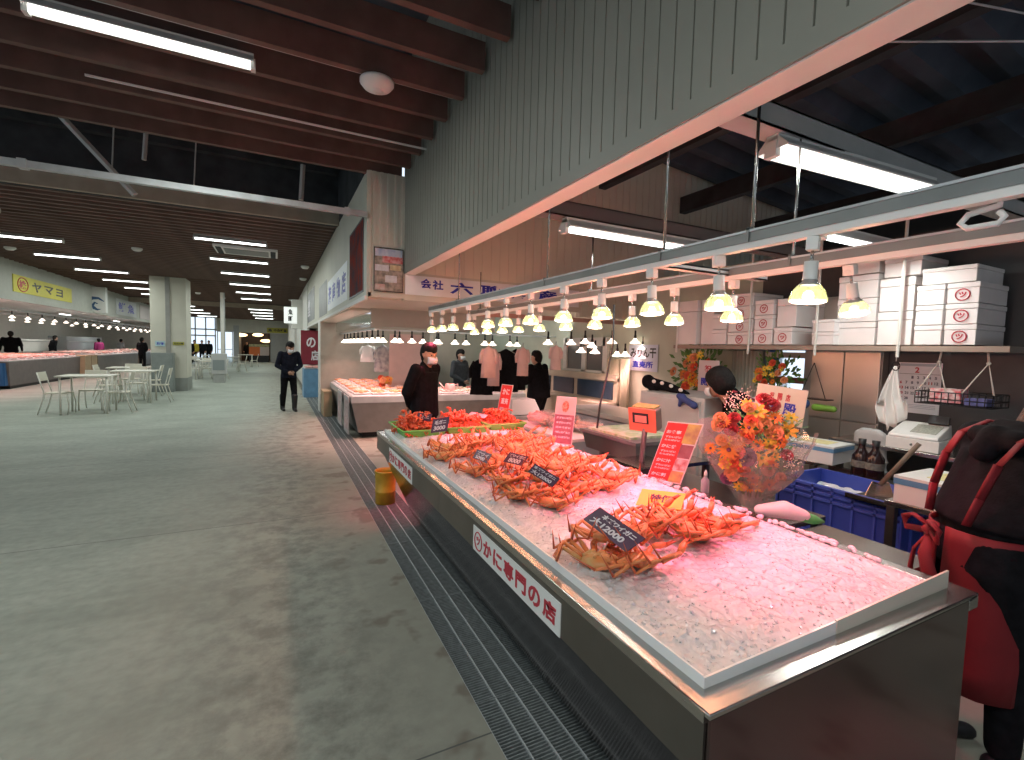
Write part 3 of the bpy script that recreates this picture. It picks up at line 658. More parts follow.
HEAPS = [('in the nearest heap', [(.99, 1.27, 0), (1.13, 1.21, 0), (1.10, 1.36, 1), (1.27, 1.45, 0), (1.38, 1.40, 1), (1.53, 1.33, 0), (1.60, 1.47, 0), (1.70, 1.36, 0), (1.45, 1.32, 1)]),
         ('in the middle heap', [(1.16, 1.86, 0), (1.25, 1.97, 0), (1.07, 2.02, 0), (1.10, 2.24, 0), (1.02, 2.46, 0), (1.27, 2.12, 1), (1.42, 2.04, 0), (1.58, 2.02, 0), (1.72, 2.12, 0), (1.30, 2.32, 1), (1.48, 2.25, 1), (1.65, 2.33, 0), (1.22, 2.52, 1), (1.42, 2.50, 1), (1.60, 2.55, 0), (1.38, 2.18, 2), (1.74, 2.45, 0)]),
         ('in the far heap', [(.97, 2.86, 0), (1.10, 2.95, 0), (1.08, 3.12, 0), (1.26, 3.02, 1), (1.26, 3.22, 0), (1.44, 3.08, 1), (1.42, 3.30, 0), (1.60, 3.15, 0), (1.62, 2.92, 0), (1.75, 3.05, 0), (1.44, 2.80, 1), (1.25, 2.74, 0), (1.80, 3.28, 0)])]
used = set(); ci = 0
for hl, sp in HEAPS:
    for i, (x, y, lev) in enumerate(sp):
        k = ci % 4; t = protos[k]; ci += 1
        if k in used: t = dup(t)
        used.add(k)
        t.location = (x, y, ice_z(x, y)+.024+lev*.036); rr = random.uniform(-2.0, -.2) if i else -1.1
        t.rotation_euler = (random.uniform(-.2, .2), random.uniform(-.2, .2), rr); t.scale = (1.06,)*3
        t['label'] = 'orange snow crab %s, %s from the aisle corner' % (hl, nth(i)); t['group'] = 'snow crabs '+hl

# ---- green trays heaped with small red crabs
trays = []
for i, (xa, xb, ya, yb, lab) in enumerate([(.89, 1.25, 3.66, 4.17, 'nearest the aisle'), (1.27, 1.66, 3.70, 4.17, 'in the middle'), (1.68, 2.04, 3.76, 4.2, 'nearest the red sign')]):
    t = thing('green_tray', 'bright green slatted tray of red crabs, %s' % lab, 'tray', ((xa+xb)/2, (ya+yb)/2, .875), 0, 'green trays of boiled crabs')
    m = MB(); z0, z1, e, q = .872, .935, .03, .006
    m.box(xa+e, xb-e, ya+e, yb-e, z0, z0+q, GREENT)
    def wall(a, b, c, d): m.hexa([a, b, (b[0]+(c[0]-b[0])*0, b[1], b[2]), a], [d, c, c, d], GREENT)
    A = [(xa+e, ya+e), (xb-e, ya+e), (xb-e, yb-e), (xa+e, yb-e)]; Bq = [(xa, ya), (xb, ya), (xb, yb), (xa, yb)]
    for j in range(4):
        a, b = A[j], A[(j+1) % 4]; c, d = Bq[(j+1) % 4], Bq[j]
        cx, cy = (xa+xb)/2, (ya+yb)/2
        def inn(p): return (p[0]+(cx-p[0])*.03, p[1]+(cy-p[1])*.03)
        m.hexa([(a[0], a[1], z0), (b[0], b[1], z0), (inn(b)[0], inn(b)[1], z0), (inn(a)[0], inn(a)[1], z0)], [(d[0], d[1], z1), (c[0], c[1], z1), (inn(c)[0], inn(c)[1], z1), (inn(d)[0], inn(d)[1], z1)], GREENT)
    m.build('tray', GREENT, t, world=True)
    m = MB()
    for a, b in zip(Bq, Bq[1:]+Bq[:1]): m.tube([(a[0], a[1], z1), (b[0], b[1], z1)], .008, 6, GREENT)
    m.build('rim', GREENT, t, world=True); trays.append((xa, xb, ya, yb))
def red_crab(seed):
    r = random.Random(seed); m = MB(); m.ball((0, 0, 0), (.045, .040, .022), REDCRAB, 12, 7)
    for s in (-1, 1):
        for k in range(4):
            a = math.radians([50, 18, -16, -46][k])+r.uniform(-.15, .15); p = Vector((s*.036*math.cos(a*.5), .03*math.sin(a), 0)); k1 = p+Vector((s*math.cos(a), math.sin(a), .5)).normalized()*.042
            k2 = k1+Vector((s*.3*math.cos(a), math.sin(a)-.5, -.8)).normalized()*.045; m.tube([p, k1, k2, k2+Vector((0, -.01, -.012))], [.007, .0068, .004, .001], 6, REDCRAB)
        p = Vector((s*.025, .034, 0)); k1 = p+Vector((s*.035, .022, .008)); k2 = k1+Vector((-s*.022, .034, .0)); m.tube([p, k1], [.007, .008], 6, REDCRAB); m.tube([k1, k1.lerp(k2, .5), k2], [.008, .013, .002], 7, REDCRAB)
    return m.build('boiled_crab', REDCRAB)
rp = [red_crab(s) for s in (1, 2, 3)]; first = [True]*3; idx = 0
for ti, (xa, xb, ya, yb) in enumerate(trays):
    lab = ['left green tray', 'middle green tray', 'right green tray'][ti]; n = 0
    for lev in range(3):
        e = .082+.030*lev; nxx = 4-(lev > 1); nyy = 5-lev
        for i in range(nxx):
            for j in range(nyy):
                k = idx % 3; idx += 1
                o = rp[k] if first[k] else rp[k].copy()
                if not first[k]: COL.objects.link(o)
                first[k] = False
                o.location = (xa+e+(xb-xa-2*e)*i/(nxx-1)+random.uniform(-.012, .012), ya+e+(yb-ya-2*e)*j/(nyy-1)+random.uniform(-.012, .012), .905+.042*lev+random.uniform(-.005, .008))
                o.rotation_euler = (random.uniform(-.6, .6), random.uniform(-.6, .6), random.uniform(0, 6.3)); o.scale = (.98,)*3
                tag(o, 'red boiled crab in the %s, %s from the bottom' % (lab, nth(n)), 'crab', 'red boiled crabs on the green trays'); n += 1

# ---- price cards, posters, bucket
CARD = mat('dark_price_card', (.085, .035, .075), .4, var=.1)
def card(name, label, c, xd, yd, base=CARD, lines=(), cat='price card'):
    c = Vector(c); xd = Vector(xd); yd = Vector(yd); d = []
    for s, x, y, w, h in lines: d.append(('writing', 'text', s, x, y, w, h, WHITEI if base is CARD else BLACKI))
    t = sign_board(name, label, cat, c-xd/2-yd/2, xd, yd, .003, base, d)
    m = MB(); n = xd.cross(yd).normalized(); b = c-yd/2; m.tube([c+yd*.3-n*.005, b-n*.006-Vector((0, 0, .05))], .003, 6, WHITE); m.build('stake', WHITE, t, world=True)
    return t
# the cards face the aisle and lean back
def card3(label, bl, br, tl, z, lines):
    p, q, r_ = at(*bl, z=z), at(*br, z=z-.03), at(*tl, z=z+.045); card('price_card', label, p+(q-p)/2+(r_-p)/2, q-p, r_-p, lines=lines)
card3('large dark price card with white handwriting on the nearest crab heap', (583, 519), (626, 552), (600, 507), .985, [('本ズワイガニ', .2, .58, .72, .28), ('大12000', .1, .12, .72, .40)])
card3('dark price card on the middle crab heap, nearer of the two', (528, 471.5), (552, 487), (535, 463.5), 1.0, [('本ズワイガニ', .06, .6, .86, .3), ('大12000', .08, .1, .8, .42)])
card3('dark price card on the middle crab heap, farther of the two', (503, 461.5), (522, 466), (510, 452), 1.0, [('ズワイガニ', .06, .6, .86, .3), ('8000', .18, .1, .6, .42)])
card('price_card', 'small dark price card on the far crab heap', at(482, 456, z=.97), (.04, -.12, -.01), (.04, .02, .045), lines=[('ズワイ', .1, .5, .8, .35), ('5000', .15, .08, .6, .35)])
card('price_card', 'dark price card tilted against the red crabs of the left tray', at(440, 425, z=1.0), (.10, -.10, .03), (.02, .0, .11), lines=[('毛ガニ', .15, .55, .7, .3), ('3000', .15, .15, .7, .3)])
card('price_card', 'small dark price card among the red crabs, left of the tilted card', at(424, 417, z=1.03), (.09, -.10, 0), (.02, .0, .06), lines=[('カニ', .15, .3, .7, .45)])
card('price_card', 'pale pink paper card lying on the red crabs of the middle tray', at(478, 415, z=1.0), (.12, -.10, -.02), (.06, .06, .02), base=mat('pink_paper', (.72, .35, .36), .6, var=.03), lines=[])
card('price_card', 'bright yellow price card on the ice in front of the red menu stand', at(661, 499, z=.945), (.15, -.12, -.006), (.08, .05, .05), base=mat('yellow_card', (.85, .52, .02), .5, var=.04), lines=[('特価', .25, .3, .5, .45)])

REDP = mat('red_print', (.62, .035, .03), .4, var=.06, vs=12); PHOTO1 = mat('food_print', (.35, .22, .12), .4, col2=(.55, .45, .12), cscale=22); PHOTO2 = mat('pale_print', (.62, .50, .50), .4, col2=(.35, .12, .12), cscale=30); PINKP = mat('pale_pink_print', (.62, .42, .42), .5, var=.06, vs=10); DKP = mat('dark_print', (.22, .07, .09), .5, col2=(.30, .12, .14), cscale=20)
def stand(label, bl, br, tl, lines):
    bl, br, tl = Vector(bl), Vector(br), Vector(tl)
    return sign_board('menu_stand', label, 'menu stand', bl, br-bl, tl-bl, .004, mat('clear_sleeve', (.72, .62, .62), .2, var=.02, coat=.5), lines)
d = [('print', 'rect', .02, .02, .62, .96, REDP), ('photos', 'rect', .60, .66, .37, .32, PHOTO1, 2), ('photos', 'rect', .62, .42, .35, .22, DKP, 2), ('photos', 'rect', .62, .22, .35, .18, PHOTO2, 2), ('photos', 'rect', .62, .02, .35, .18, PHOTO1, 2)]
for k in range(4):
    d.append(('lettering', 'text', ['お食事', 'かに丼', 'かに汁', 'かに刺'][k], .08, .80-.24*k, .42, .06, WHITEI)); d.append(('lettering', 'text', 'ずわいがに', .1, .73-.24*k, .45, .035, WHITEI)); d.append(('lettering', 'text', 'たらばがに', .1, .68-.24*k, .45, .03, WHITEI))
stand('tall red menu stand with photos leaning at the back of the ice', (1.98, 2.12, .855), (2.04, 1.915, .865), at(668, 421, x=2.04), d)
a = Vector((1.975, 3.21, .86)); b = Vector((2.06, 3.05, .865))
stand('narrow pale poster on the ice with a red crab picture over dark text', a, b, a+Vector((.06, .03, .375)), [('print', 'rect', .02, .02, .96, .60, DKP), ('print', 'rect', .02, .63, .96, .35, PINKP), ('picture', 'disc', .5, .79, .032, .046, mat('crab_picture', (.62, .06, .03), .5, col2=(.75, .35, .25), cscale=60))]+[('lettering', 'text', s, .12, y, .76, .045, WHITEI) for s, y in (('紅ずわいがに', .53), ('本ずわいがに', .43), ('浜ゆでがに', .33), ('毛がに', .23), ('たらばがに', .13))])
a = at(496, 417, x=2.0); b = at(507, 419, x=2.05); tl = at(502, 384, x=2.03)
stand('bright red leaning poster behind the red crab trays', a, b, tl, [('print', 'rect', .04, .02, .92, .96, REDP), ('photos', 'rect', .15, .1, .7, .22, PHOTO2, 2), ('lettering', 'text', 'かに', .2, .7, .6, .18, WHITEI), ('lettering', 'text', '直売', .2, .42, .6, .18, WHITEI)])
bk = thing('yellow_bucket', 'dented yellow cylinder bucket standing on the drain grating', 'bucket', (1.0, 4.83, 0))
YB = mat('yellow_plastic', (.50, .30, .02), .45, var=.2, vs=8)
m = MB(); m.lathe([(0, .012), (.085, .012), (.088, 0), (.098, .002), (.100, .12), (.104, .125), (.104, .135), (.100, .14), (.103, .31), (.110, .325), (.110, .34), (.100, .34), (.096, .30), (.09, .015), (0, .015)], m=YB, n=28); m.build('body', YB, bk)
m = MB(); m.tube([(.104*math.cos(a*PI/10), .104*math.sin(a*PI/10), .30-.12*math.sin(a*PI/10)) for a in range(11)], .004, 6, STEELD); m.build('handle', STEELD, bk)

# ================================================================== BODIES
def conv(name, segs, mat_, parent, vox=.014, sub=0, smooth=3):
    """one continuous surface grown over tapering limbs: segs = (p0, r0, p1, r1[, squash vector])"""
    mb = MB()
    for sg in segs:
        p0, r0, p1, r1 = Vector(sg[0]), sg[1], Vector(sg[2]), sg[3]; sq = sg[4] if len(sg) > 4 else None
        if sq is not None:       # flattened trunk section: ellipse rings (half widths in x and y)
            n = 16; vs = []; k = 5
            (a0, b0), (a1, b1) = sq
            for i in range(k+1):
                w = i/k; c = p0.lerp(p1, w); a = a0+(a1-a0)*w; b = b0+(b1-b0)*w
                for j in range(n): vs.append(c+Vector((a*math.cos(2*PI*j/n), b*math.sin(2*PI*j/n), 0)))
            fs = [(i*n+j, i*n+(j+1) % n, (i+1)*n+(j+1) % n, (i+1)*n+j) for i in range(k) for j in range(n)]+[tuple(range(n-1, -1, -1)), tuple(range(k*n, (k+1)*n))]
            mb.add(vs, fs, mat_); continue
        mb.ball(p0, r0, mat_, 12, 8); mb.ball(p1, r1, mat_, 12, 8); mb.tube([p0, p1], [r0, r1], 12, mat_)
    me = bpy.data.meshes.new(name); me.from_pydata([tuple(v) for v in mb.v], [], mb.f)
    o = bpy.data.objects.new(name, me); COL.objects.link(o)
    md = o.modifiers.new('r', 'REMESH'); md.mode = 'VOXEL'; md.voxel_size = vox; md.use_smooth_shade = True
    if smooth: ms = o.modifiers.new('s', 'SMOOTH'); ms.iterations = smooth; ms.factor = .5
    dg = bpy.context.evaluated_depsgraph_get(); me2 = bpy.data.meshes.new_from_object(o.evaluated_get(dg)); me2.name = name
    bpy.data.objects.remove(o); bpy.data.meshes.remove(me)
    me2.materials.clear(); me2.materials.append(mat_)
    o = bpy.data.objects.new(name, me2); COL.objects.link(o); o.parent = parent
    return o
def hand_segs(w, dirv, side, curl=.3):
    """palm, four unequal bent fingers and a thumb from the side of the palm"""
    w = Vector(w); d = Vector(dirv).normalized(); s_ = Vector(side).normalized(); n = d.cross(s_).normalized()
    out = [(w, .024, w+d*.07, .030)]
    for k, l in enumerate((.062, .072, .067, .052)):
        b = w+d*.085+s_*(.027-.018*k); e = b+(d+n*curl*.5).normalized()*l*.5; t = e+(d+n*curl*1.6).normalized()*l*.5
        out += [(b-d*.02, .0100, e, .0092), (e, .0092, t, .0075)]
    b = w+d*.03+s_*.028; out += [(b, .012, b+(d*.6+s_*.8).normalized()*.03, .0105), (b+(d*.6+s_*.8).normalized()*.03, .0105, b+(d*.95+s_*.7).normalized()*.062, .008)]
    return out
def person(name, label, loc, rz, h=1.7, lean=0., jacket=BLACKC, trousers=BLACKC, shoes=BLACK, hair=HAIR, arms='down', legs=(0, 0), mask=True, apron=None, apron_strap=False, long_hair=False, hipf=None, puff=0, vox=.014, group='people in the market', head_turn=0., head_down=0., boots=False, fat=1., skirt=0.):
    """standing figure facing its own +y; every joint is placed for the pose"""
    k = h/1.7; t = thing(name, label, 'person', loc, rz, group); t.scale = (k, k, k)
    def L_(p, z0=.95):       # lean the trunk forward about the hips
        p = Vector(p)
        if p.z <= z0: return p
        a = lean; dz = p.z-z0; return Vector((p.x, p.y*math.cos(a)+dz*math.sin(a), z0+dz*math.cos(a)-p.y*math.sin(a)))
    sh = [L_((s*.185*fat, 0, 1.40)) for s in (-1, 1)]
    if arms == 'back': el = [L_((s*.27, -.08, 1.13)) for s in (-1, 1)]; wr = [L_((s*.06, -.17, .93)) for s in (-1, 1)]; hd = [(-.6, -.2, -.4), (.6, -.2, -.4)]
    elif arms == 'front': el = [L_((s*.27, .02, 1.12)) for s in (-1, 1)]; wr = [L_((s*.07, .20, .99)) for s in (-1, 1)]; hd = [(.7, .3, -.3), (-.7, .3, -.3)]
    elif arms == 'reach': el = [L_((s*.25, .16, 1.17)) for s in (-1, 1)]; wr = [L_((s*.20, .40, 1.06)) for s in (-1, 1)]; hd = [(0, .9, -.1), (0, .9, -.1)]
    elif arms == 'one': el = [L_((-.36, .10, 1.16)), L_((.25, -.02, 1.12))]; wr = [L_((-.50, .26, 1.02)), L_((.24, .08, .88))]; hd = [(-.4, .7, -.4), (0, .1, -.9)]
    else: el = [L_((s*.245*fat, -.02, 1.12)) for s in (-1, 1)]; wr = [L_((s*.26*fat, .04, .87)) for s in (-1, 1)]; hd = [(0, .1, -.95), (0, .1, -.95)]
    neck = L_((0, .0, 1.44)); hc = L_((0, .025, 1.58))+Vector((0, .05*head_down*2, -.05*head_down)); hips = [Vector((s*.09, 0, .90)) for s in (-1, 1)]
    kn = [Vector((s*.10, .03+legs[i]*.5, .50)) for i, s in enumerate((-1, 1))]; an = [Vector((s*.10, legs[i], .09)) for i, s in enumerate((-1, 1))]
    Q = Matrix.Rotation(head_turn, 3, 'Z') @ Matrix.Rotation(-head_down, 3, 'X')
    def H(p): return hc+Q @ Vector(p)
    body = [(L_((0, 0, 1.0)), 0, L_((0, 0, 1.36)), 0, ((.13, .09), (.16, .095))), (neck-Vector((0, 0, .08)), .06, H((0, -.015, -.06)), .055),
            (H((0, -.005, .03)), .092, H((0, .01, -.01)), .085), (H((0, .02, -.05)), .066, H((0, .045, -.085)), .042),
            (H((0, .088, .0)), .012, H((0, .108, -.03)), .015),                         # nose
            (H((-.082, 0, -.02)), .014, H((-.085, -.01, .012)), .016), (H((.082, 0, -.02)), .014, H((.085, -.01, .012)), .016),      # ears
            (H((-.028, .094, -.062)), .008, H((.028, .094, -.062)), .008),                # mouth
            (H((-.05, .078, .030)), .012, H((.05, .078, .030)), .012)]
    for i in range(2):
        body += [(sh[i], .045, el[i], .038), (el[i], .038, wr[i], .026)]
        body += hand_segs(wr[i], hd[i], (0, .3, .6) if arms in ('front', 'back') else (0, 1, 0), .5)
        body += [(hips[i], .085, kn[i], .06), (kn[i], .06, an[i], .04)]
    body += [(L_((0, 0, .9)), .1, L_((0, 0, 1.05)), .11)]
    b = conv('body', body, SKIN, t, vox=min(vox, .012) if vox < .02 else vox, smooth=2)
    # eyes
    if vox < .02:
        m = MB()
        for s in (-1, 1): m.ball(H((s*.032, .083, .004)), .0095, BLACKI, 8, 6)
        m.build('eyes', BLACKI, t)
    # jacket
    jl = .82
    j = [(L_((0, 0, jl)), 0, L_((0, 0, 1.05)), 0, ((.185*(hipf or fat), .135*(hipf or fat)), (.17*(hipf or fat)*.5+.085*fat, .125*(hipf or fat)*.5+.0625*fat))), (L_((0, 0, 1.05)), 0, L_((0, -.005, 1.36)), 0, ((.17*fat, .125*fat), (.195*fat, .120))),
         (sh[0]-Vector((0, 0, .02)), .07, sh[1]-Vector((0, 0, .02)), .07), (L_((0, 0, 1.30)), .11, neck+Vector((0, -.01, .0)), .068), (L_((-.09, -.01, 1.39)), .06, L_((.09, -.01, 1.39)), .06)]
    for i in range(2): j += [(sh[i], .072, el[i], .056*fat), (el[i], .056, wr[i].lerp(el[i], .06), .040)]
    conv('jacket', j, jacket, t, vox=vox)
    tr = [(Vector((0, 0, .86)), 0, Vector((0, 0, 1.0)), 0, ((.155*fat, .115*fat), (.15*fat, .11*fat)))]
    for i in range(2): tr += [(hips[i]-Vector((0, 0, .02)), .095*fat, kn[i], .072), (kn[i], .072, an[i]+Vector((0, 0, .03)), .058)]
    conv('trousers', tr, trousers, t, vox=vox)
    for i in range(2):
        sg = [(an[i]+Vector((0, -.03, -.045)), .042, an[i]+Vector((0, .13, -.055)), .034)]
        if boots: sg.append((an[i]+Vector((0, 0, -.03)), .055, an[i]+Vector((0, .01, .28)), .075))
        conv('boot' if boots else 'shoe', sg, shoes, t, vox=vox)
    hs = [(H((0, .020, .070)), .084, H((0, -.02, .06)), .094), (H((0, -.022, .045)), .098, H((0, -.03, .015)), .096), (H((0, .045, .085)), .045, H((0, -.03, .09)), .06), (H((-.06, -.01, .03)), .038, H((-.06, -.03, -.02)), .035), (H((.06, -.01, .03)), .038, H((.06, -.03, -.02)), .035), (H((0, -.05, .0)), .075, H((0, -.055, -.05)), .06)]
    if puff: hs += [(H((0, -.03, .05)), .098+puff, H((0, -.05, .0)), .095+puff)]
    if long_hair: hs += [(H((0, -.05, .0)), .09, H((0, -.06, -.12)), .075), (H((-.07, -.02, 0)), .04, H((-.07, -.02, -.12)), .03), (H((.07, -.02, 0)), .04, H((.07, -.02, -.12)), .03)]
    conv('hair', hs, hair, t, vox=vox, smooth=2)
    if mask:
        m = MB(); n = 9; vs = []
        for i in range(6):
            for q in range(n):
                a = (q/(n-1)-.5)*2.2; z = -.018-.017*i; bulge = .030*math.sin(PI*(i+.3)/5.6)
                vs.append(H((.082*math.sin(a), .026+(.070+bulge)*math.cos(a)+.01*(a*a < .4), z)))
        m.add(vs, [(i*n+q, i*n+q+1, (i+1)*n+q+1, (i+1)*n+q) for i in range(5) for q in range(n-1)], MASK, True)
        o = m.build('face_mask', MASK, t); sd_ = o.modifiers.new('s', 'SOLIDIFY'); sd_.thickness = .004
    return t, L_, H

# ---- the people
man1, _, _ = person('person', 'person in black walking down the aisle, white mask, hands joined in front', (.27, 12.4, 0), PI+.25, 1.66, lean=.13, arms='front', jacket=NAVYC, legs=(.12, -.14), boots=True, head_down=.35, head_turn=.1)
p = at(421, 346, d=5.5)
man2, L2, H2 = person('person', 'person in black with white mask behind the red crab trays, hands behind back', (p.x+.05, p.y, 0), -PI+.75, 1.64, lean=.03, fat=1.2, arms='back', head_turn=-.62+1.2-.9, head_down=.12, vox=.012)
p = at(540, 353, d=8.4)
person('person', 'person all in dark clothes seen from behind beside the hanging white garments', (p.x, p.y, 0), .6, 1.58, lean=.08, arms='one', mask=False, vox=.016, fat=1.6)
p = at(460, 352, d=10.8)
person('person', 'person sitting low at the back, dark grey clothes and white mask', (p.x, p.y, -.12), 3.6, 1.68, arms='front', jacket=mat('grey_cloth', (.05, .055, .065), .9, var=.2, vs=20), vox=.02)
p = at(717, 373, d=4.05)
wm, Lw, Hw = person('person', 'person in black bending forward with red shoulder strap, behind the bouquet', (p.x+.48, p.y-.08, 0), .95, 1.58, lean=.60, arms='reach', mask=True, long_hair=False, head_down=.25, fat=1.2, hair=HAIR, head_turn=-.5, puff=.028)
m = MB()
for a, b, c in ((Lw((.08, -.135, 1.05)), Lw((.10, -.13, 1.30)), Lw((.09, -.01, 1.475))), (Lw((-.08, -.135, 1.05)), Lw((-.10, -.13, 1.30)), Lw((-.09, -.01, 1.475)))): m.tube([a, b, c], .011, 6, mat('dark_red_strap', (.30, .03, .05), .7, var=.05))
m.build('strap', None, wm)
# the woman with the red apron at the right edge
ap, La, Ha = person('person', 'person with red apron tied over a black jacket at the right edge', (2.50, .80, 0), -2.15, 1.58, lean=.34, arms='reach', hair=HAIRB, fat=1.38, hipf=.92, long_hair=True, mask=False, head_down=.5, vox=.013, legs=(-.03, .07), shoes=BLACK)
m = MB(); n = 26; vs = []; levels = [(.34, .168, .160), (.45, .172, .162), (.62, .180, .163), (.80, .188, .163), (.96, .194, .158), (1.02, .196, .156)]
for z, a, b in levels:
    for j in range(n+1):
        w = -PI*.5+.10+(2*PI-.2)*j/n; rip = 1+.014*math.sin(9*w)*(1.05-z)*1.8
        vs.append(Vector((a*math.cos(w)*rip, b*math.sin(w)*rip, z)))
m.add(vs, [(i*(n+1)+j, i*(n+1)+j+1, (i+1)*(n+1)+j+1, (i+1)*(n+1)+j) for i in range(len(levels)-1) for j in range(n)], REDAP, True)
o = m.build('apron_skirt', REDAP, ap); sd_ = o.modifiers.new('s', 'SOLIDIFY'); sd_.thickness = .006
m = MB()
def strap(m, pts, w=.02, mt=REDAP):
    for (a, b) in zip(pts, pts[1:]): m.tube([a, b], w, 6, mt, flat=.3)
for s_ in (-1, 1): m = MB(); strap(m, [La((s_*.10, -.165, 1.00)), La((s_*.12, -.180, 1.12)), La((s_*.13, -.182, 1.27)), La((s_*.14, -.155, 1.38)), La((s_*.13, -.08, 1.465)), La((s_*.12, .02, 1.485))], .020); m.build('strap', REDAP, ap)
m = MB()
for s in (-1, 1):
    m.tube([(0, -.19, 1.0), (s*.05, -.235, 1.045), (s*.10, -.235, 1.02), (s*.09, -.235, .975), (.0, -.20, .99)], .017, 7, REDAP, flat=.5)
    m.tube([(0, -.20, .99), (s*.03, -.235, .90), (s*.06, -.225, .80), (s*.05, -.22, .70)], [.014, .024, .03, .034], 7, REDAP, flat=.3)
m.ball((0, -.205, .995), (.028, .022, .025), REDAP, 8, 6); m.build('bow', REDAP, ap)
# hood hanging at the back of the jacket
conv('hood', [(La((-.09, -.12, 1.39)), .045, La((.09, -.12, 1.39)), .045), (La((0, -.13, 1.39)), .055, La((0, -.15, 1.32)), .05), (La((-.08, -.06, 1.45)), .04, La((.08, -.06, 1.45)), .04)], BLACKC, ap)

# ================================================================== BEHIND THE COUNTER
def leg_table(name, label, x0, x1, y0, y1, z, top=STEEL, leg=.02, shelf=None, cat='table', group=None, legm=STEELD, th=.03):
    t = thing(name, label, cat, ((x0+x1)/2, (y0+y1)/2, 0), 0, group)
    m = MB(); m.box(x0, x1, y0, y1, z-th, z, top); m.build('tabletop', top, t, world=True, bevel=.003)
    for x in (x0+.03, x1-.03):
        for y in (y0+.03, y1-.03): m = MB(); m.box(x-leg, x+leg, y-leg, y+leg, 0, z-th, legm); m.build('leg', legm, t, world=True)
    if shelf: m = MB(); m.box(x0+.02, x1-.02, y0+.02, y1-.02, shelf-.02, shelf, top); m.build('shelf', top, t, world=True)
    return t
leg_table('steel_table', 'stainless work table directly behind the crab counter under bouquet and scale', 2.10, 2.62, 1.45, 3.05, .76, shelf=.25)
leg_table('steel_table', 'narrow steel bench beside the woman with white box on top', 3.12, 3.55, .82, 1.42, .80, shelf=None)
leg_table('steel_table', 'steel desk against the dark wall under the cash register', 4.2, 4.9, 1.15, 2.35, .93, shelf=.4)
leg_table('steel_table', 'long work table with bagged pink goods behind the far counter end', 2.35, 3.0, 3.55, 4.7, .80, top=WHITE, shelf=None)

# digital scale with a display head on a pole
t = thing('digital_scale', 'digital shop scale with red display head on a pole behind the crabs', 'scale', (2.30, 2.52, .76))
ORP = mat('orange_red_plastic', (.72, .16, .09), .4, var=.04)
m = MB(); m.box(-.15, .15, -.14, .14, .02, .07, BLACK); m.box(-.16, .16, -.15, .15, .07, .082, STEEL)
for x in (-.12, .12):
    for y in (-.11, .11): m.tube([(x, y, 0), (x, y, .02)], .015, 8, BLACK)
m.build('base', BLACK, t)
m = MB(); m.tube([(0, .0, .08), (0.01, -.01, .36)], .019, 12, mat('pole_grey', (.16, .13, .14), .4, .4)); m.build('pole', None, t)
R_ = Matrix.Rotation(.35, 3, 'Z') @ Matrix.Rotation(-.2, 3, 'Y')
m = MB(); c = Vector((.03, .01, .385)); m.cbox(c, .10, .20, .16, mat('display_shell', (.25, .20, .18), .4, .3), R_); m.build('display_head', None, t, bevel=.015)
m = MB(); m.cbox(c+R_ @ Vector((-.053, 0, 0)), .010, .205, .165, ORP, R_); m.cbox(c+R_ @ Vector((-.060, .01, .015)), .006, .12, .075, BLACK, R_); m.cbox(c+R_ @ Vector((-.064, .005, .01)), .004, .09, .05, mat('display_pink', (.75, .25, .2), .3), R_); m.build('display_frame', ORP, t, bevel=.004)
m = MB(); m.cbox(c+R_ @ Vector((.01, .0, .085)), .09, .17, .008, mat('olive_label', (.35, .33, .12), .4, var=.2, vs=30), R_); m.build('key_panel', None, t)

# (flowers and leaves)
# bouquet wrapped in clear film, with a congratulation board
bq = thing('bouquet', 'big bouquet of orange, yellow and red flowers wrapped in clear film', 'bouquet', (2.33, 1.68, .76))
LEAF = mat('green_leaf', (.08, .20, .04), .5, var=.3, vs=20); STEMG = mat('stem_green', (.18, .30, .08), .6, var=.2)
FILM = mat('clear_film', (.55, .52, .47), .08, alpha=.24, spec=.9, var=.01)
m = MB(); n = 30; vs = []; prof = [(.06, .02), (.10, .10), (.16, .17), (.215, .26), (.255, .35), (.285, .43)]
for i, (r, z) in enumerate(prof):
    for j in range(n):
        a = 2*PI*j/n; rr = r*(1+.10*math.sin(5*a+i*.7)*(i/5)+.05*(j % 2)); vs.append((rr*math.cos(a), rr*math.sin(a), z+.045*math.sin(4*a+1)*(i/5)))
m.add(vs, [(i*n+j, i*n+(j+1) % n, (i+1)*n+(j+1) % n, (i+1)*n+j) for i in range(len(prof)-1) for j in range(n)], FILM, False)
m.build('film_wrap', FILM, bq)
m = MB(); n = 24; vs = []; pf = [(.05, .02), (.08, .10), (.15, .15), (.20, .22), (.235, .27)]
for i, (r, z) in enumerate(pf):
    for j in range(n): a = 2*PI*j/n; rr = r*(1+.07*math.sin(6*a+i)*(i/4)); vs.append((rr*math.cos(a), rr*math.sin(a), z+.03*math.sin(5*a)*(i/4)))
m.add(vs, [(i*n+j, i*n+(j+1) % n, (i+1)*n+(j+1) % n, (i+1)*n+j) for i in range(len(pf)-1) for j in range(n)], mat('wrap_paper', (.27, .28, .22), .5, var=.15, vs=12, alpha=.5), True)
m.build('inner_wrap', None, bq)
m = MB()
for k in range(14): a = k*2.4; m.tube([(.02*math.cos(a), .02*math.sin(a), .0), (.10*math.cos(a), .10*math.sin(a), .28), (.15*math.cos(a), .15*math.sin(a), .40)], .004, 5, STEMG)
m.lathe([(0, 0), (.045, 0), (.055, .05), (.03, .13), (.035, .15)], m=mat('pale_wrap', (.55, .58, .5), .5, var=.1), n=14); m.build('stems', STEMG, bq)
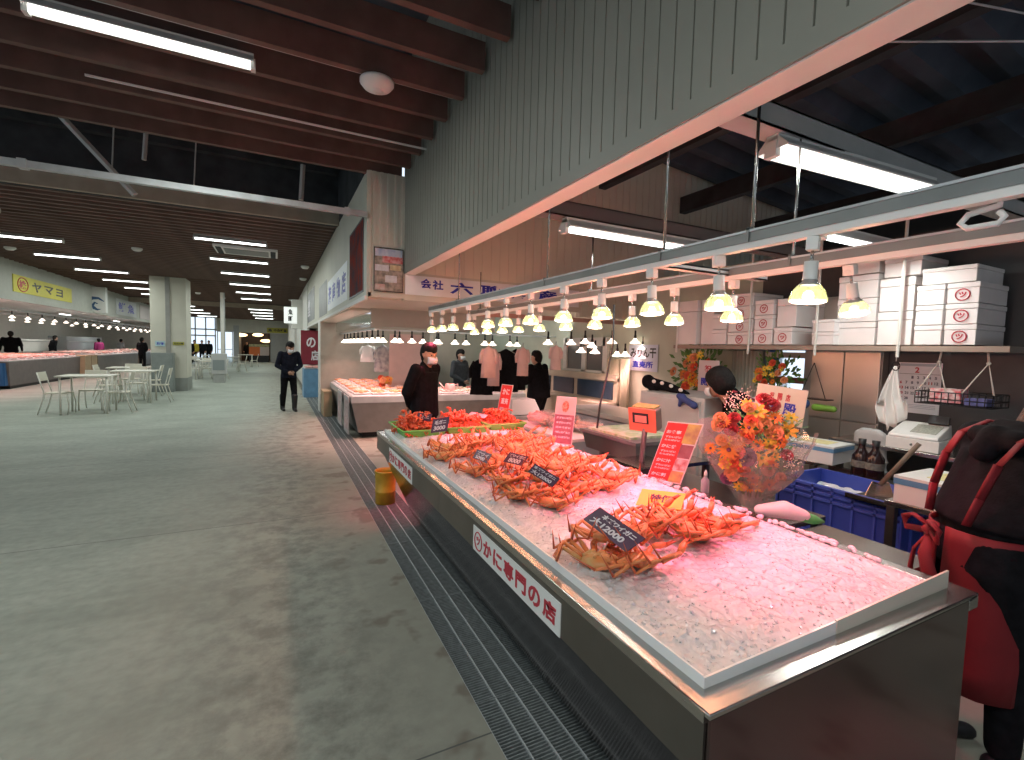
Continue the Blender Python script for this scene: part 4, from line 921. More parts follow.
FC = {'orange_gerbera': mat('petal_orange', (.62, .17, .015), .6, var=.15, vs=30), 'yellow_lily': mat('petal_yellow', (.66, .42, .03), .6, var=.12, vs=30), 'red_rose': mat('petal_red', (.28, .010, .015), .6, var=.25, vs=40),
      'peach_carnation': mat('petal_peach', (.62, .24, .10), .6, var=.12, vs=30), 'purple_bloom': mat('petal_purple', (.13, .03, .08), .6, var=.2, vs=30), 'coral_rose': mat('petal_coral', (.62, .08, .03), .6, var=.15, vs=30)}
def flower(kind, r, seed):
    rd = random.Random(seed); m = MB(); M_ = FC[kind]
    if kind in ('orange_gerbera', 'yellow_lily'):
        N_ = 14 if kind == 'orange_gerbera' else 7; wv = .22 if kind == 'orange_gerbera' else .42
        for ring in range(2 if N_ > 8 else 1):
            for k in range(N_):
                a = 2*PI*k/N_+ring*.2+rd.uniform(-.1, .1); rr = r*(1-.3*ring); c, s_ = math.cos(a), math.sin(a); w = rr*wv
                pts = []
                for q, (d_, ww, z) in enumerate([(.1, .35, 0), (.45, 1, .16+ring*.1), (.8, .85, .22), (1.0, .15, .12)]):
                    for sg in (-1, 1): pts.append((c*d_*rr-s_*w*ww*sg*.5*(1), s_*d_*rr+c*w*ww*sg*.5, z*rr))
                m.add(pts, [(0, 1, 3, 2), (2, 3, 5, 4), (4, 5, 7, 6)], M_, True)
        m.ball((0, 0, .08*r), (r*.2, r*.2, r*.14), FC['purple_bloom'] if N_ > 8 else STEMG, 8, 5)
    else:
        for ring, (N_, rr, zz, tilt) in enumerate([(3, .28, .55, .1), (4, .48, .45, .25), (5, .72, .28, .5), (6, 1.0, .08, .9)]):
            for k in range(N_):
                a = 2*PI*k/N_+ring*.7; c, s_ = math.cos(a), math.sin(a); w = rr*r*.95; pts = []
                for d_, ww, z in [(.3, .5, zz*r-.3*r), (.75, 1, zz*r), (1.0, .7, zz*r+.18*r*(1-tilt)), (1.08, .25, zz*r+.1*r*(1-tilt)-.06*r)]:
                    for sg in (-1, 1): pts.append((c*d_*rr*r-s_*w*ww*sg*.6, s_*d_*rr*r+c*w*ww*sg*.6, z))
                m.add(pts, [(0, 1, 3, 2), (2, 3, 5, 4), (4, 5, 7, 6)], M_, True)
        m.ball((0, 0, .3*r), (r*.25, r*.25, r*.35), M_, 8, 6)
    return m
FL = [(705, 0, 0)]
spec = [('yellow_lily', 757, 412, .050), ('orange_gerbera', 775, 418, .04), ('red_rose', 771, 405, .042), ('red_rose', 764, 399, .036), ('red_rose', 731, 429, .034), ('red_rose', 734, 418, .03), ('orange_gerbera', 749, 428, .045), ('coral_rose', 746, 437, .035),
        ('peach_carnation', 765, 424, .03), ('yellow_lily', 787, 431, .052), ('yellow_lily', 791, 418, .036), ('peach_carnation', 774, 432, .04), ('orange_gerbera', 729, 450, .058), ('coral_rose', 738, 452, .032), ('purple_bloom', 746, 457, .045), ('orange_gerbera', 758, 446, .036),
        ('yellow_lily', 762, 458, .045), ('coral_rose', 743, 470, .032), ('yellow_lily', 725, 463, .035), ('peach_carnation', 732, 474, .035), ('red_rose', 787, 455, .028), ('yellow_lily', 771, 447, .038), ('orange_gerbera', 753, 478, .035), ('peach_carnation', 722, 440, .03), ('yellow_lily', 757, 486, .03),
        ('peach_carnation', 768, 470, .03), ('coral_rose', 751, 420, .03), ('red_rose', 722, 425, .024), ('orange_gerbera', 740, 443, .035), ('purple_bloom', 727, 478, .03), ('yellow_lily', 739, 486, .028), ('coral_rose', 733, 462, .026), ('orange_gerbera', 780, 443, .03), ('yellow_lily', 747, 404, .032)]
rs_ = random.Random(5)
for k in range(34):
    a = rs_.uniform(0, 6.3); q = rs_.uniform(.35, 1); spec.append((rs_.choice(['peach_carnation', 'orange_gerbera', 'yellow_lily', 'peach_carnation', 'coral_rose', 'orange_gerbera']), 751+45*q*math.cos(a), 447+42*q*math.sin(a), rs_.uniform(.022, .034)))
for i, (kd, u, v, r) in enumerate(spec):
    c0 = Vector((2.33, 1.68, 1.12)); dd = ((u-752)**2+(v-445)**2)/48**2
    p = at(u, v, d=at(752, 445, x=2.33).length*0+ (CF.dot(c0-Vector((0, 0, EYE))))-.17*math.sqrt(max(0, 1-dd*.8)))
    o = flower(kd, r*1.05, i).build(kd, None, bq); o.location = p-Vector(bq.location)
    nrm = (Vector((0, 0, EYE))-p).normalized()*.8+(p-c0)*2.0; nrm.z += .35
    o.rotation_mode = 'QUATERNION'; o.rotation_quaternion = nrm.to_track_quat('Z', 'Y')
m = MB()
for k in range(420):
    a = random.uniform(0, 6.3); q = random.uniform(.05, .21); p = Vector((q*math.cos(a), q*math.sin(a), random.uniform(.36, .60)-q*.5)); d_ = Vector((math.cos(a), math.sin(a), random.uniform(.1, .9))).normalized()*random.uniform(.03, .07); s_ = d_.cross(Vector((0, 0, 1))).normalized()*random.uniform(.006, .014)
    m.add([p, p+d_*.5+s_, p+d_, p+d_*.5-s_], [(0, 1, 2, 3)], LEAF)
o = m.build('leaves', LEAF, bq); o['kind'] = 'stuff'
m = MB(); GYP = mat('gypsophila_white', (.75, .70, .62), .6, var=.05)
for cx, cy, cz in [(-.11, .05, .56), (-.15, .08, .46), (.14, -.12, .40), (-.05, .12, .60), (.10, -.16, .32), (-.16, -.0, .36), (.02, -.2, .30), (.02, .10, .62)]:
    for k in range(45): p = Vector((cx+random.gauss(0, .026), cy+random.gauss(0, .026), cz+random.gauss(0, .026))); m.ball(p, .0034, GYP, 5, 3)
o = m.build('baby_breath', GYP, bq); o['kind'] = 'stuff'
BD = mat('cream_board', (.66, .58, .50), .6, var=.02)
sign_board('greeting_board', 'cream board with red and blue Japanese writing behind the bouquet', 'sign', at(752, 418, d=2.95), at(802, 428, d=2.78)-at(752, 418, d=2.95), at(758, 383, d=2.95)-at(752, 418, d=2.95), .006, BD,
           [('lettering', 'text', '祝', .28, .62, .09, .2, REDI), ('lettering', 'text', '開', .44, .62, .09, .2, REDI), ('lettering', 'text', '店', .60, .62, .09, .2, REDI), ('lettering', 'text', '蒲生', .22, .28, .24, .22, BLUEI), ('lettering', 'text', '殿', .58, .24, .26, .34, BLUEI), ('lettering', 'text', '様', .56, .02, .18, .2, BLACKI)])
bar('board_stake', 'wooden stake holding the cream board behind the bouquet', 'stake', [at(752, 418, d=2.95)+Vector((.1, -.1, 0)), (2.55, 1.85, .76)], .008, BEAM)
# towel lying by the counter edge with green tip, small bottle
t = thing('towel', 'white cloth towel with green tip on the steel edge by the blue crates', 'towel', tuple(at(790, 518, x=2.22)))
c = Vector(t.location); a = at(760, 512, x=2.15)-c; b = at(824, 522, x=2.4)-c
conv('cloth', [(a+Vector((0, 0, .01)), .03, a*.3+Vector((.02, 0, .03)), .045), (a*.3+Vector((.02, 0, .03)), .045, b*.4+Vector((0, 0, .02)), .03)], WHITE, t, vox=.012)
m = MB(); m.tube([b*.35+Vector((0, 0, .015)), b*.7+Vector((0, 0, .005)), b*1.0], [.026, .024, .006], 8, mat('green_cloth', (.08, .45, .12), .6)); m.build('green_tip', None, t)
leg_table('steel_table', 'low steel ledge between crab counter and blue crates under the white towel', 2.08, 2.55, .95, 1.42, .735)
t = thing('bottle', 'clear squeeze bottle left of the bouquet foot', 'bottle', tuple(at(705, 488, x=2.35).xy)+(.76,)); t.scale = (.8, .8, .72)
m = MB(); m.lathe([(0, 0), (.028, 0), (.03, .01), (.03, .10), (.012, .13), (.012, .15)], m=mat('cloudy_plastic', (.6, .6, .65), .3, alpha=.6), n=16); m.build('body', None, t)
m = MB(); m.lathe([(.013, .145), (.013, .165), (.004, .19), (0, .19)], m=WHITE, n=12); m.build('cap', WHITE, t)

# blue folding crates, two high, with ice inside the upper row
def crate(name, label, x0, x1, y0, y1, z0, z1):
    t = thing(name, label, 'crate', ((x0+x1)/2, (y0+y1)/2, z0), 0, 'blue plastic crates'); m = MB(); q = .012
    m.box(x0, x1, y0, y1, z0, z0+q, BLUEC)
    for a, b, c, d in ((x0, x0+q, y0, y1), (x1-q, x1, y0, y1), (x0, x1, y0, y0+q), (x0, x1, y1-q, y1)): m.box(a, b, c, d, z0, z1, BLUEC)
    m.build('shell', BLUEC, t, world=True); m = MB()
    for z in (z1-.014, z1-.055, z1-.095, z0+.01): [m.box(a, b, c, d, z-.006, z+.012, BLUEC) for a, b, c, d in ((x0-.014, x0, y0-.014, y1+.014), (x1, x1+.014, y0-.014, y1+.014), (x0, x1, y0-.014, y0), (x0, x1, y1, y1+.014))]
    for k in range(7): y = y0+(y1-y0)*k/6; m.box(x0-.014, x0, y-.006, y+.006, z0, z1, BLUEC)
    for k in range(5): x = x0+(x1-x0)*k/4; m.box(x-.006, x+.006, y0-.014, y0, z0, z1, BLUEC)
    # the ledges stop at the shell walls
    m.mats = [mat('blue_crate_rib', (.06, .10, .46), .4, var=.05)]; m.build('ribs', None, t, world=True)
    return t
crate('blue_crate', 'upper blue plastic crate filled with ice behind the counter', 3.22, 3.72, 1.38, 2.12, .42, .76)
crate('blue_crate', 'lower blue plastic crate, directly under the ice-filled one', 3.22, 3.72, 1.38, 2.12, .07, .41)
crate('blue_crate', 'blue crate in shade under the bench with the white box', 3.62, 4.05, .85, 1.34, .42, .72)
crate('blue_crate', 'bottom blue crate in shade below the bench', 3.62, 4.05, .85, 1.34, .07, .41)
m = MB(); m.box(3.25, 4.05, .85, 2.1, 0, .07, STEELD); tag(m.build('dolly', STEELD), 'low dolly plate under the stacked blue crates', 'dolly')
m = MB(); vs = [(3.24+.46*i/16, 1.40+.70*j/24, .66+.035*noise.noise(Vector((i*.4, j*.4, 2)))+.015*noise.noise(Vector((i*1.3, j*1.3, 5)))) for j in range(25) for i in range(17)]
m.add(vs, [(j*17+i, j*17+i+1, (j+1)*17+i+1, (j+1)*17+i) for j in range(24) for i in range(16)], ICE); tag(m.build('crate_ice', ICE), 'white ice heaped in the upper blue crate', 'ice', kind='stuff')
t = thing('ice_shovel', 'metal ice shovel with wooden handle stuck in the blue crate', 'shovel', tuple(at(880, 488, x=3.36)))
m = MB(); m.tube([(0, 0, .02), (.10, -.14, .30)], .014, 8, mat('worn_wood', (.16, .11, .08), .7, var=.2)); m.build('handle', None, t)
m = MB(); m.add([(-.07, .05, -.06), (.07, -.05, -.06), (.035, -.03, .04), (-.035, .03, .04), (0, .03, -.07), (0, .02, .03)], [(0, 4, 5, 3), (4, 1, 2, 5)], STEEL); o = m.build('blade', STEEL, t); o.modifiers.new('s', 'SOLIDIFY').thickness = .004
t = thing('steel_tray', 'small steel tray resting on the corner of the blue crate', 'tray', tuple(at(878, 500, x=3.3)))
m = MB(); m.box(-.13, .13, -.12, .12, 0, .006, STEEL); m.box(-.13, -.125, -.12, .12, 0, .03, STEEL); m.box(-.13, .13, -.12, -.115, 0, .03, STEEL); m.box(.125, .13, -.12, .12, 0, .03, STEEL); m.build('pan', STEEL, t)
# white carton boxes with a blue stripe
def carton(label, c, sx, sy, sz, rz=0):
    t = thing('carton_box', label, 'box', c, rz, 'white cartons with blue lid stripe'); WB = mat('white_carton', (.70, .70, .68), .6, var=.02); BS = mat('blue_stripe', (.10, .25, .42), .5, var=.03)
    m = MB(); m.box(-sx/2, sx/2, -sy/2, sy/2, 0, sz*.68, WB); m.build('body', WB, t)
    m = MB(); m.box(-sx/2-.004, sx/2+.004, -sy/2-.004, sy/2+.004, sz*.68, sz*.9, BS); m.box(-sx/2-.004, sx/2+.004, -sy/2-.004, sy/2+.004, sz*.9, sz, WB); m.build('lid', BS, t)
    m = MB(); m.box(-sx*.25, sx*.3, -sy*.3, sy*.3, sz, sz+.002, mat('yellow_sheet', (.70, .62, .30), .6, var=.1, vs=20)); m.build('label_sheet', None, t)
    return t
carton('white carton with blue stripe on the steel bench beside the woman', (3.33, 1.12, .802), .40, .52, .15)
carton('white carton with blue stripe beyond the blue crates', tuple(at(815, 462, x=3.95).xy)+(.78,), .34, .40, .14, .1)
leg_table('steel_table', 'steel table under the farther striped carton', 3.78, 4.2, 2.2, 2.75, .78)
# cash register, small card terminal, sauce bottles, tub
t = thing('cash_register', 'cream cash register with sloped top on the steel desk', 'cash register', (4.40, 1.80, .932), .12)
t.scale = (.85, .66, .85)
m = MB(); m.box(-.2, .2, -.24, .24, 0, .10, WHITE); m.build('drawer', WHITE, t, bevel=.006)
m = MB(); m.hexa([(-.20, -.23, .103), (.17, -.23, .103), (.17, .23, .103), (-.20, .23, .103)], [(-.19, -.22, .13), (.16, -.22, .22), (.16, .22, .22), (-.19, .22, .13)], WHITE); m.build('body', WHITE, t, bevel=.008)
m = MB(); m.hexa([(-.12, -.18, .149), (.08, -.18, .20), (.08, .05, .20), (-.12, .05, .149)], [(-.12, -.18, .154), (.08, -.18, .205), (.08, .05, .205), (-.12, .05, .154)], mat('key_beige', (.42, .42, .36), .5, var=.25, vs=60)); m.build('keypad', None, t)
m = MB(); m.cbox((.12, -.12, .25), .04, .18, .07, BLACK, Matrix.Rotation(.4, 3, 'Y')); m.build('display', BLACK, t)
m = MB(); m.tube([(-.204, 0, .05), (-.212, 0, .05)], .012, 10, STEEL); m.build('lock', STEEL, t)
t = thing('card_terminal', 'small white and blue machine right of the cash register', 'machine', (4.45, 1.42, .932))
m = MB(); m.box(-.1, .1, -.11, .11, 0, .16, WHITE); m.build('body', WHITE, t, bevel=.02); m = MB(); m.box(-.105, -.1, -.05, .06, .06, .14, mat('deep_blue', (.02, .03, .18), .3)); m.build('screen', None, t)
for i, (u, v) in enumerate([(861, 462), (875, 460)]):
    p = at(u, v, x=3.95); t = thing('sauce_bottle', ['left', 'right'][i]+' of the two big dark bottles behind the ice crate', 'bottle', (p.x, p.y, .70), 0, 'dark bottles')
    m = MB(); m.lathe([(0, 0), (.055, 0), (.06, .02), (.06, .17), (.03, .22), (.022, .24), (.022, .27)], m=mat('dark_glass', (.02, .008, .008), .1), n=18); m.build('body', None, t)
    m = MB(); m.lathe([(.024, .26), (.026, .30), (0, .30)], m=BLACK, n=14); m.build('cap', BLACK, t); m = MB(); m.lathe([(.0615, .09), (.0615, .14)], m=mat('bottle_label', (.16, .15, .13), .5, var=.3, vs=50), n=18); m.build('label', None, t)
m = MB(); m.box(3.8, 4.12, 1.45, 2.05, .02, .70, STEELD); tag(m.build('bottle_stand', STEELD), 'steel cabinet under the two dark bottles', 'cabinet')
t = thing('plastic_bin', 'cloudy plastic lid standing up behind the dark bottles', 'plastic lid', tuple(at(868, 470, x=4.25).xy)+(.70,))
conv('lid', [(Vector((0, -.13, .02)), .02, Vector((0, .13, .02)), .02), (Vector((0, -.12, .1)), .02, Vector((0, .12, .1)), .02), (Vector((0, -.10, .3)), .02, Vector((0, .10, .3)), .02), (Vector((0, -.09, .0)), .03, Vector((0, -.09, .3)), .03), (Vector((0, .09, .0)), .03, Vector((0, .09, .3)), .03), (Vector((0, 0, .0)), .035, Vector((0, 0, .32)), .035), (Vector((0, .05, .0)), .035, Vector((0, .05, .32)), .035), (Vector((0, -.05, .0)), .035, Vector((0, -.05, .32)), .035)], mat('cloudy_lid', (.42, .42, .42), .35, var=.08), t, vox=.02)
m = MB(); m.box(4.14, 4.2, 1.9, 2.3, 0, .70, STEELD); tag(m.build('rack', STEELD), 'thin steel rack side behind the bottles', 'rack')
# calendar and the cloth hanging in front of it
zc = 1.572
cal = [('print', 'rect', .04, .93, .92, .05, mat('pale_blue', (.45, .55, .62), .5)), ('lettering', 'text', '2', .40, .80, .10, .11, REDI), ('lettering', 'rect', .03, .772, .94, .006, BLACKI)]
k = 0; daystart = 2
for dnum in range(1, 29):
    pos = daystart+dnum-1; r_, c_ = divmod(pos, 7)
    s_ = str(dnum); cal.append(('lettering', 'text', s_, .06+c_*.133, .68-r_*.105, .05 if dnum < 10 else .085, .055, REDI if c_ == 0 or dnum in (11, 23) else mat('grey_ink', (.10, .11, .16), .5)))
cal += [('print', 'rect', .08, .10+.03*k_, .84, .008, mat('grey_line', (.40, .45, .52), .5)) for k_ in range(3)]
sign_board('wall_calendar', 'white wall calendar with red 2 and day numbers on the dark wall', 'calendar', (4.985, 2.235, 1.14), (0, -.31, 0), (0, 0, .44), .006, mat('calendar_paper', (.84, .86, .90), .6, var=.02), cal)
t = thing('hanging_cloth', 'white cloth hanging from a black hook in front of the calendar', 'cloth', (4.46, 2.02, 1.55))
t.scale = (1, .78, 1)
m = MB(); n = 26; rowsn = 12; vs = []
for i in range(rowsn+1):
    w = i/rowsn; hw = .012+.135*min(1, w*1.25)**.9*(1 if w < .75 else 1-.9*(w-.75)); z = -.50*w
    for j in range(n+1):
        s_ = j/n*2-1; a = s_*1.0; vs.append((.03*math.sin(s_*9+i*.2)*min(1, w*2), hw*s_+.02*math.sin(w*4), z-.05*(s_ > .2)*w+(.10*w*abs(s_) if w > .6 else 0)))
m.add(vs, [(i*(n+1)+j, i*(n+1)+j+1, (i+1)*(n+1)+j+1, (i+1)*(n+1)+j) for i in range(rowsn) for j in range(n)], WHITE, True); o = m.build('cloth', WHITE, t); o.modifiers.new('s', 'SOLIDIFY').thickness = .004
m = MB(); m.tube([(0, .035*math.cos(a), .0+.035*math.sin(a)) for a in [k_*PI/6 for k_ in range(13)]], .005, 6, BLACK); m.tube([(0, 0, .035), (0, .0, .16)], .004, 6, WHITE); m.build('hook', BLACK, t)

# shelf carrying styrofoam boxes
SX0, SX1, SZ = 4.40, 4.90, 1.715
m = MB(); m.box(SX0, SX1, 1.35, 4.35, SZ-.045, SZ-.004, mat('shelf_board', (.32, .25, .20), .6, var=.08)); sh_ = m.build('hanging_shelf', None); tag(sh_, 'long hanging shelf board carrying the white styrofoam boxes', 'shelf')
for y, lab in ((4.28, 'far'), (3.30, 'second'), (2.62, 'third'), (1.98, 'near')):
    bar('shelf_hanger', 'thin white strut holding the %s part of the box shelf' % lab, 'hanger rod', [(SX0-.02, y, 1.62), (SX0-.02, y, 2.75)], .012, WHITEP, group='shelf struts')
def logo(mb, y, z, r=.042):
    c = Vector((SX0-.0, y, z)); ring = [(SX0-.003+mb_x, y+math.cos(a)*r, z+math.sin(a)*r) for a in [k_*PI/12 for k_ in range(25)] for mb_x in (0,)]
    mb.tube(ring, .004, 4, REDI); text_on(mb, 'ツ', (SX0-.002, y+r*.55, z-r*.5), (0, -r*1.1, 0), (0, 0, r), REDI, .001, .04)
def foam(label, y0, y1, z0, z1, x0=SX0, x1=SX1-.03, lg=False, group='styrofoam boxes on the shelf'):
    t = thing('styrofoam_box', label, 'box', ((x0+x1)/2, (y0+y1)/2, z0), 0, group); g = .004
    m = MB(); m.box(x0+.004, x1-.004, y0+.006, y1-.006, z0+g, z0+(z1-z0)*.74, STYRO); m.build('body', STYRO, t, world=True, bevel=.004)
    m = MB(); m.box(x0, x1, y0+.002, y1-.002, z0+(z1-z0)*.75, z1-.001, STYRO); m.build('lid', STYRO, t, world=True, bevel=.006)
    if lg:
        m = MB(); dx = x0-SX0; logo(m, (y0+y1)/2, z0+(z1-z0)*.42, min(.04, (z1-z0)*.33)); o = m.build('round_logo', REDI, t, world=True)
        if dx: o.location.x += dx
    return t
def yof(u, x=SX0): return at(u, 320, x=x).y
H1 = .150
stacks = [(978, 944, 3, H1, 1, 0, 'front right stack with round red logos'), (943, 914, 3, H1*1.0, 0, .0, 'stack left of the logo stack'), (913, 877, 2, .27, 0, .05, 'tall two-box stack'), (876, 836, 3, .20, 0, .08, 'wider middle stack'), (835, 812, 2, .115, 0, .0, 'low stack beside the dark gap')]
for u1, u0, nb, hb, lg, dx, lab in stacks:
    ya, yb = yof(u1, SX0+dx), yof(u0, SX0+dx)
    for k in range(nb): foam('styrofoam box in the %s, %s from bottom' % (lab, nth(k)), ya, yb, SZ+k*hb, SZ+(k+1)*hb, x0=SX0+dx, lg=bool(lg))
ya, yb = yof(972), yof(925); foam('white styrofoam box lying on top behind the logo stack', ya, yof(916), SZ+3*H1+.005, SZ+3*H1+.13, x0=SX0+.03)
foam('topmost styrofoam box of the whole shelf, right part', yof(918, SX0+.05), yof(880, SX0+.05), SZ+.545, SZ+.70, x0=SX0+.05); foam('upper styrofoam box beside the topmost', yof(876, SX0+.08), yof(838, SX0+.08), SZ+.605, SZ+.74, x0=SX0+.08)
foam('logo styrofoam box at the bottom right of the left group', yof(793), yof(774), SZ, SZ+.17, lg=True)
for k in range(3): foam('logo styrofoam box in the left group, %s of the right column' % nth(k), yof(773), yof(754), SZ+k*.15, SZ+(k+1)*.15, lg=True)
foam('plain big styrofoam box beside the left logo column', yof(795), yof(775), SZ+.175, SZ+.45, x0=SX0+.02)
for k in range(4): foam('logo styrofoam box in the tall left column, %s from the bottom' % nth(k), yof(753), yof(728), SZ+k*.135, SZ+(k+1)*.135, lg=True)
for k in range(2): foam('styrofoam box in the short column left of the tall logo column, %s from the bottom' % nth(k), yof(727), yof(712), SZ+k*.17, SZ+(k+1)*.17)
foam('tall bluish styrofoam box standing behind the short column', yof(711), yof(698), SZ, SZ+.52, x0=SX0+.05)
foam('leftmost tall pink-lit styrofoam box on the shelf', yof(697), yof(677), SZ, SZ+.52)

# hanging basket under the shelf, with red tissue box
t = thing('hanging_basket', 'black wire basket hung by white ropes under the shelf', 'basket', (4.5, 1.62, 1.28))
m = MB(); W_ = mat('black_wire', (.01, .01, .012), .4, var=.05)
for z in (0, .04, .09):
    m.tube([(-.13, -.22, z), (.13, -.22, z), (.13, .22, z), (-.13, .22, z), (-.13, -.22, z)], .004, 5, W_)
for k in range(12): y = -.22+.44*k/11; m.tube([(-.13, y, .09), (-.13, y, 0), (.13, y, 0), (.13, y, .09)], .0035, 5, W_)
for k in range(6): x = -.13+.26*k/5; m.tube([(x, -.22, .09), (x, -.22, 0), (x, .22, 0), (x, .22, .09)], .0035, 5, W_)
m.build('wire_body', W_, t)
RO = mat('white_rope', (.62, .58, .52), .8, var=.05)
for s in (-1, 1):
    m = MB(); m.tube([(0, s*.13, .40), (0, s*.14, .31)], .007, 6, RO); m.tube([(-.12, s*.13-.09, .09), (0, s*.14, .31), (-.12, s*.13+.08, .09)], .006, 6, RO); m.ball((0, s*.14, .31), .014, RO, 6, 5); m.build('rope', RO, t)
t = thing('tissue_box', 'red and white patterned tissue box in the hanging basket', 'box', (4.48, 1.68, 1.295))
m = MB(); m.box(-.06, .06, -.09, .09, 0, .10, mat('pink_pattern', (.60, .08, .10), .5, col2=(.75, .62, .60), cscale=30)); m.build('body', None, t); m = MB(); m.tube([(0, -.04, .101), (0, .04, .101)], [.01, .01], 6, WHITE, flat=.3); m.build('slot', WHITE, t)
m = MB(); m.box(4.4, 4.52, 1.44, 1.56, 1.29, 1.34, mat('blue_pack', (.12, .14, .35), .5, var=.2, vs=30)); tag(m.build('blue_pack', None), 'small blue packet beside the tissue box in the basket', 'packet')
t = thing('hanging_basket', 'small black hanger with blue and green goods under the middle of the shelf', 'basket', tuple(at(812, 398, x=4.5)))
m = MB(); m.box(-.06, .06, -.16, .16, -.01, .0, W_); m.tube([(0, -.12, 0), (0, 0, .33)], .004, 5, W_); m.tube([(0, .12, 0), (0, 0.0, .33)], .004, 5, W_); m.build('rack', W_, t)
t2 = thing('blue_pouch', 'blue pouch on the small hanger', 'pouch', tuple(at(800, 403, x=4.45))); conv('pouch', [(Vector((0, -.04, 0)), .05, Vector((0, .05, .0)), .055)], mat('blue_pouch', (.05, .10, .28), .6, var=.1), t2, vox=.015)
t2 = thing('green_pouch', 'green packet right of the blue pouch', 'pouch', tuple(at(822, 408, x=4.45))); conv('pouch', [(Vector((0, -.10, 0)), .03, Vector((0, .06, .0)), .035)], mat('green_pouch', (.16, .32, .04), .6, var=.2), t2, vox=.012)

# stainless upright refrigerator against the back wall
fr = thing('refrigerator', 'tall stainless refrigerator against the back wall left of the calendar', 'refrigerator', (4.98, 2.62, 0))
FR = mat('fridge_steel', (.60, .57, .52), .34, .8, var=.06, vs=2, bump=.03, bs=6, brushed=False)
m = MB(); m.box(4.90, 4.995, 2.32, 2.94, .1, 2.2, FR); m.build('body', FR, fr, world=True)
for k, (a, b) in enumerate(((2.325, 2.625), (2.635, 2.935))):
    for z0, z1 in ((.12, 1.0), (1.01, 2.18)): m = MB(); m.box(4.87, 4.899, a, b, z0, z1, FR); m.build('door', FR, fr, world=True, bevel=.004)
m = MB()
for y in (2.36, 2.90): m.tube([(4.94, y, 0), (4.94, y, .1)], .02, 8, STEELD)
m.build('foot', STEELD, fr, world=True)
# things seen through the glazed door
crate('blue_crate', 'blue crate outside behind the glazed door', 6.0, 6.5, 3.9, 4.6, 0.02, .9)
m = MB(); m.box(6.1, 6.5, 4.65, 5.5, .02, 1.9, WHITE); m.box(6.05, 6.1, 4.6, 4.66, .02, 1.9, GALV); tag(m.build('white_locker', WHITE), 'white locker outside behind the glazed door', 'locker')
m = MB(); m.box(5.6, 6.0, 4.0, 4.5, 1.5, 1.9, mat('blue_bin', (.06, .22, .60), .4)); m.box(5.6, 6.0, 4.0, 4.5, 1.3, 1.5, WHITE); tag(m.build('blue_bin', None), 'bright blue bin outside behind the glazed door', 'bin')
m = MB(); m.box(5.55, 6.05, 3.95, 4.6, 1.26, 1.30, GALV)
for x in (5.57, 6.03):
    for y in (3.97, 4.58): m.box(x-.02, x+.02, y-.02, y+.02, 0, 1.26, GALV)
tag(m.build('outdoor_shelf', GALV), 'metal shelf outside carrying the bright blue bin', 'shelf')

# ================================================================== THE NEXT STALL
PKS = [mat('fish_pink', (.72, .28, .24), .4, col2=(.80, .50, .44), cscale=30), mat('fish_orange', (.72, .22, .08), .4, col2=(.75, .40, .22), cscale=30), mat('fish_pale', (.72, .60, .55), .4, col2=(.75, .42, .36), cscale=24), mat('leaf_green_pack', (.30, .42, .20), .5, col2=(.68, .62, .52), cscale=20)]
TRAYW = mat('white_tray', (.70, .66, .64), .4, var=.03)
def packs(proto_list, label, group, x0, x1, y0, y1, z, nx_, ny_, mats=(0, 1, 2), sc=1, jitter=.03):
    """trays of fish side by side, each a thing with a white dish and its contents"""
    n = 0
    for i in range(nx_):
        for j in range(ny_):
            src = proto_list[mats[(i*3+j*2+n % 2) % len(mats)]]
            o = src if src.get('label') == '' else dup(src)
            o.location = (x0+(x1-x0)*(i+.5)/nx_+random.uniform(-jitter, jitter)*.5, y0+(y1-y0)*(j+.5)/ny_+random.uniform(-jitter, jitter)*.5, z); o.rotation_euler = (0, 0, random.uniform(-.12, .12)); o.scale = (sc, sc, sc)
            o['label'] = label % nth(n) if '%s' in label else label; o['group'] = group; n += 1
def make_pack(i):
    t = thing('fish_tray', '', 'fish tray', (0, 0, 0)); m = MB()
    m.hexa([(-.12, -.09, 0), (.12, -.09, 0), (.12, .09, 0), (-.12, .09, 0)], [(-.14, -.11, .03), (.14, -.11, .03), (.14, .11, .03), (-.14, .11, .03)], TRAYW); m.build('dish', TRAYW, t)
    r = random.Random(i); m = MB()
    for k in range(7): a = r.uniform(-.5, .5); m.ball((r.uniform(-.08, .08), r.uniform(-.06, .06), .045+r.uniform(0, .02)), (.055, .022, .022), PKS[i], 8, 5, Matrix.Rotation(a, 3, 'Z'))
    m.build('fish', PKS[i], t); return t
PK = [make_pack(i) for i in range(4)]
def stall_counter(name, label, x0, x1, y0, y1, z, skirt=.12, taper=.12, face=STEELD):
    t = thing(name, label, 'counter', ((x0+x1)/2, (y0+y1)/2, 0)); m = MB()
    m.hexa([(x0+taper, y0+taper*.5, .10), (x1-.03, y0+taper*.5, .10), (x1-.03, y1-.05, .10), (x0+taper, y1-.05, .10)], [(x0, y0, z-skirt), (x1, y0, z-skirt), (x1, y1, z-skirt), (x0, y1, z-skirt)], face)
    m.build('body', face, t, world=True)
    m = MB(); m.box(x0-.005, x1, y0-.005, y1, z-skirt, z-.01, mat('cloudy_acrylic', (.40, .42, .41), .25, var=.08)); m.build('edge_skirt', None, t, world=True)
    m = MB(); m.box(x0+.02, x1-.02, y0+.02, y1-.02, z-.01, z, ICE); m.build('ice_bed', ICE, t, world=True)
    m = MB(); m.box(x0+taper+.08, x1-.1, y0+taper+.05, y1-.15, 0, .10, BLACK); m.build('plinth', BLACK, t, world=True); return t
stall_counter('stall_counter', 'steel counter of the next stall full of pink and orange fish', 1.15, 2.45, 8.35, 11.9, .74, face=mat('dim_steel', (.26, .26, .25), .45, .5, var=.08))
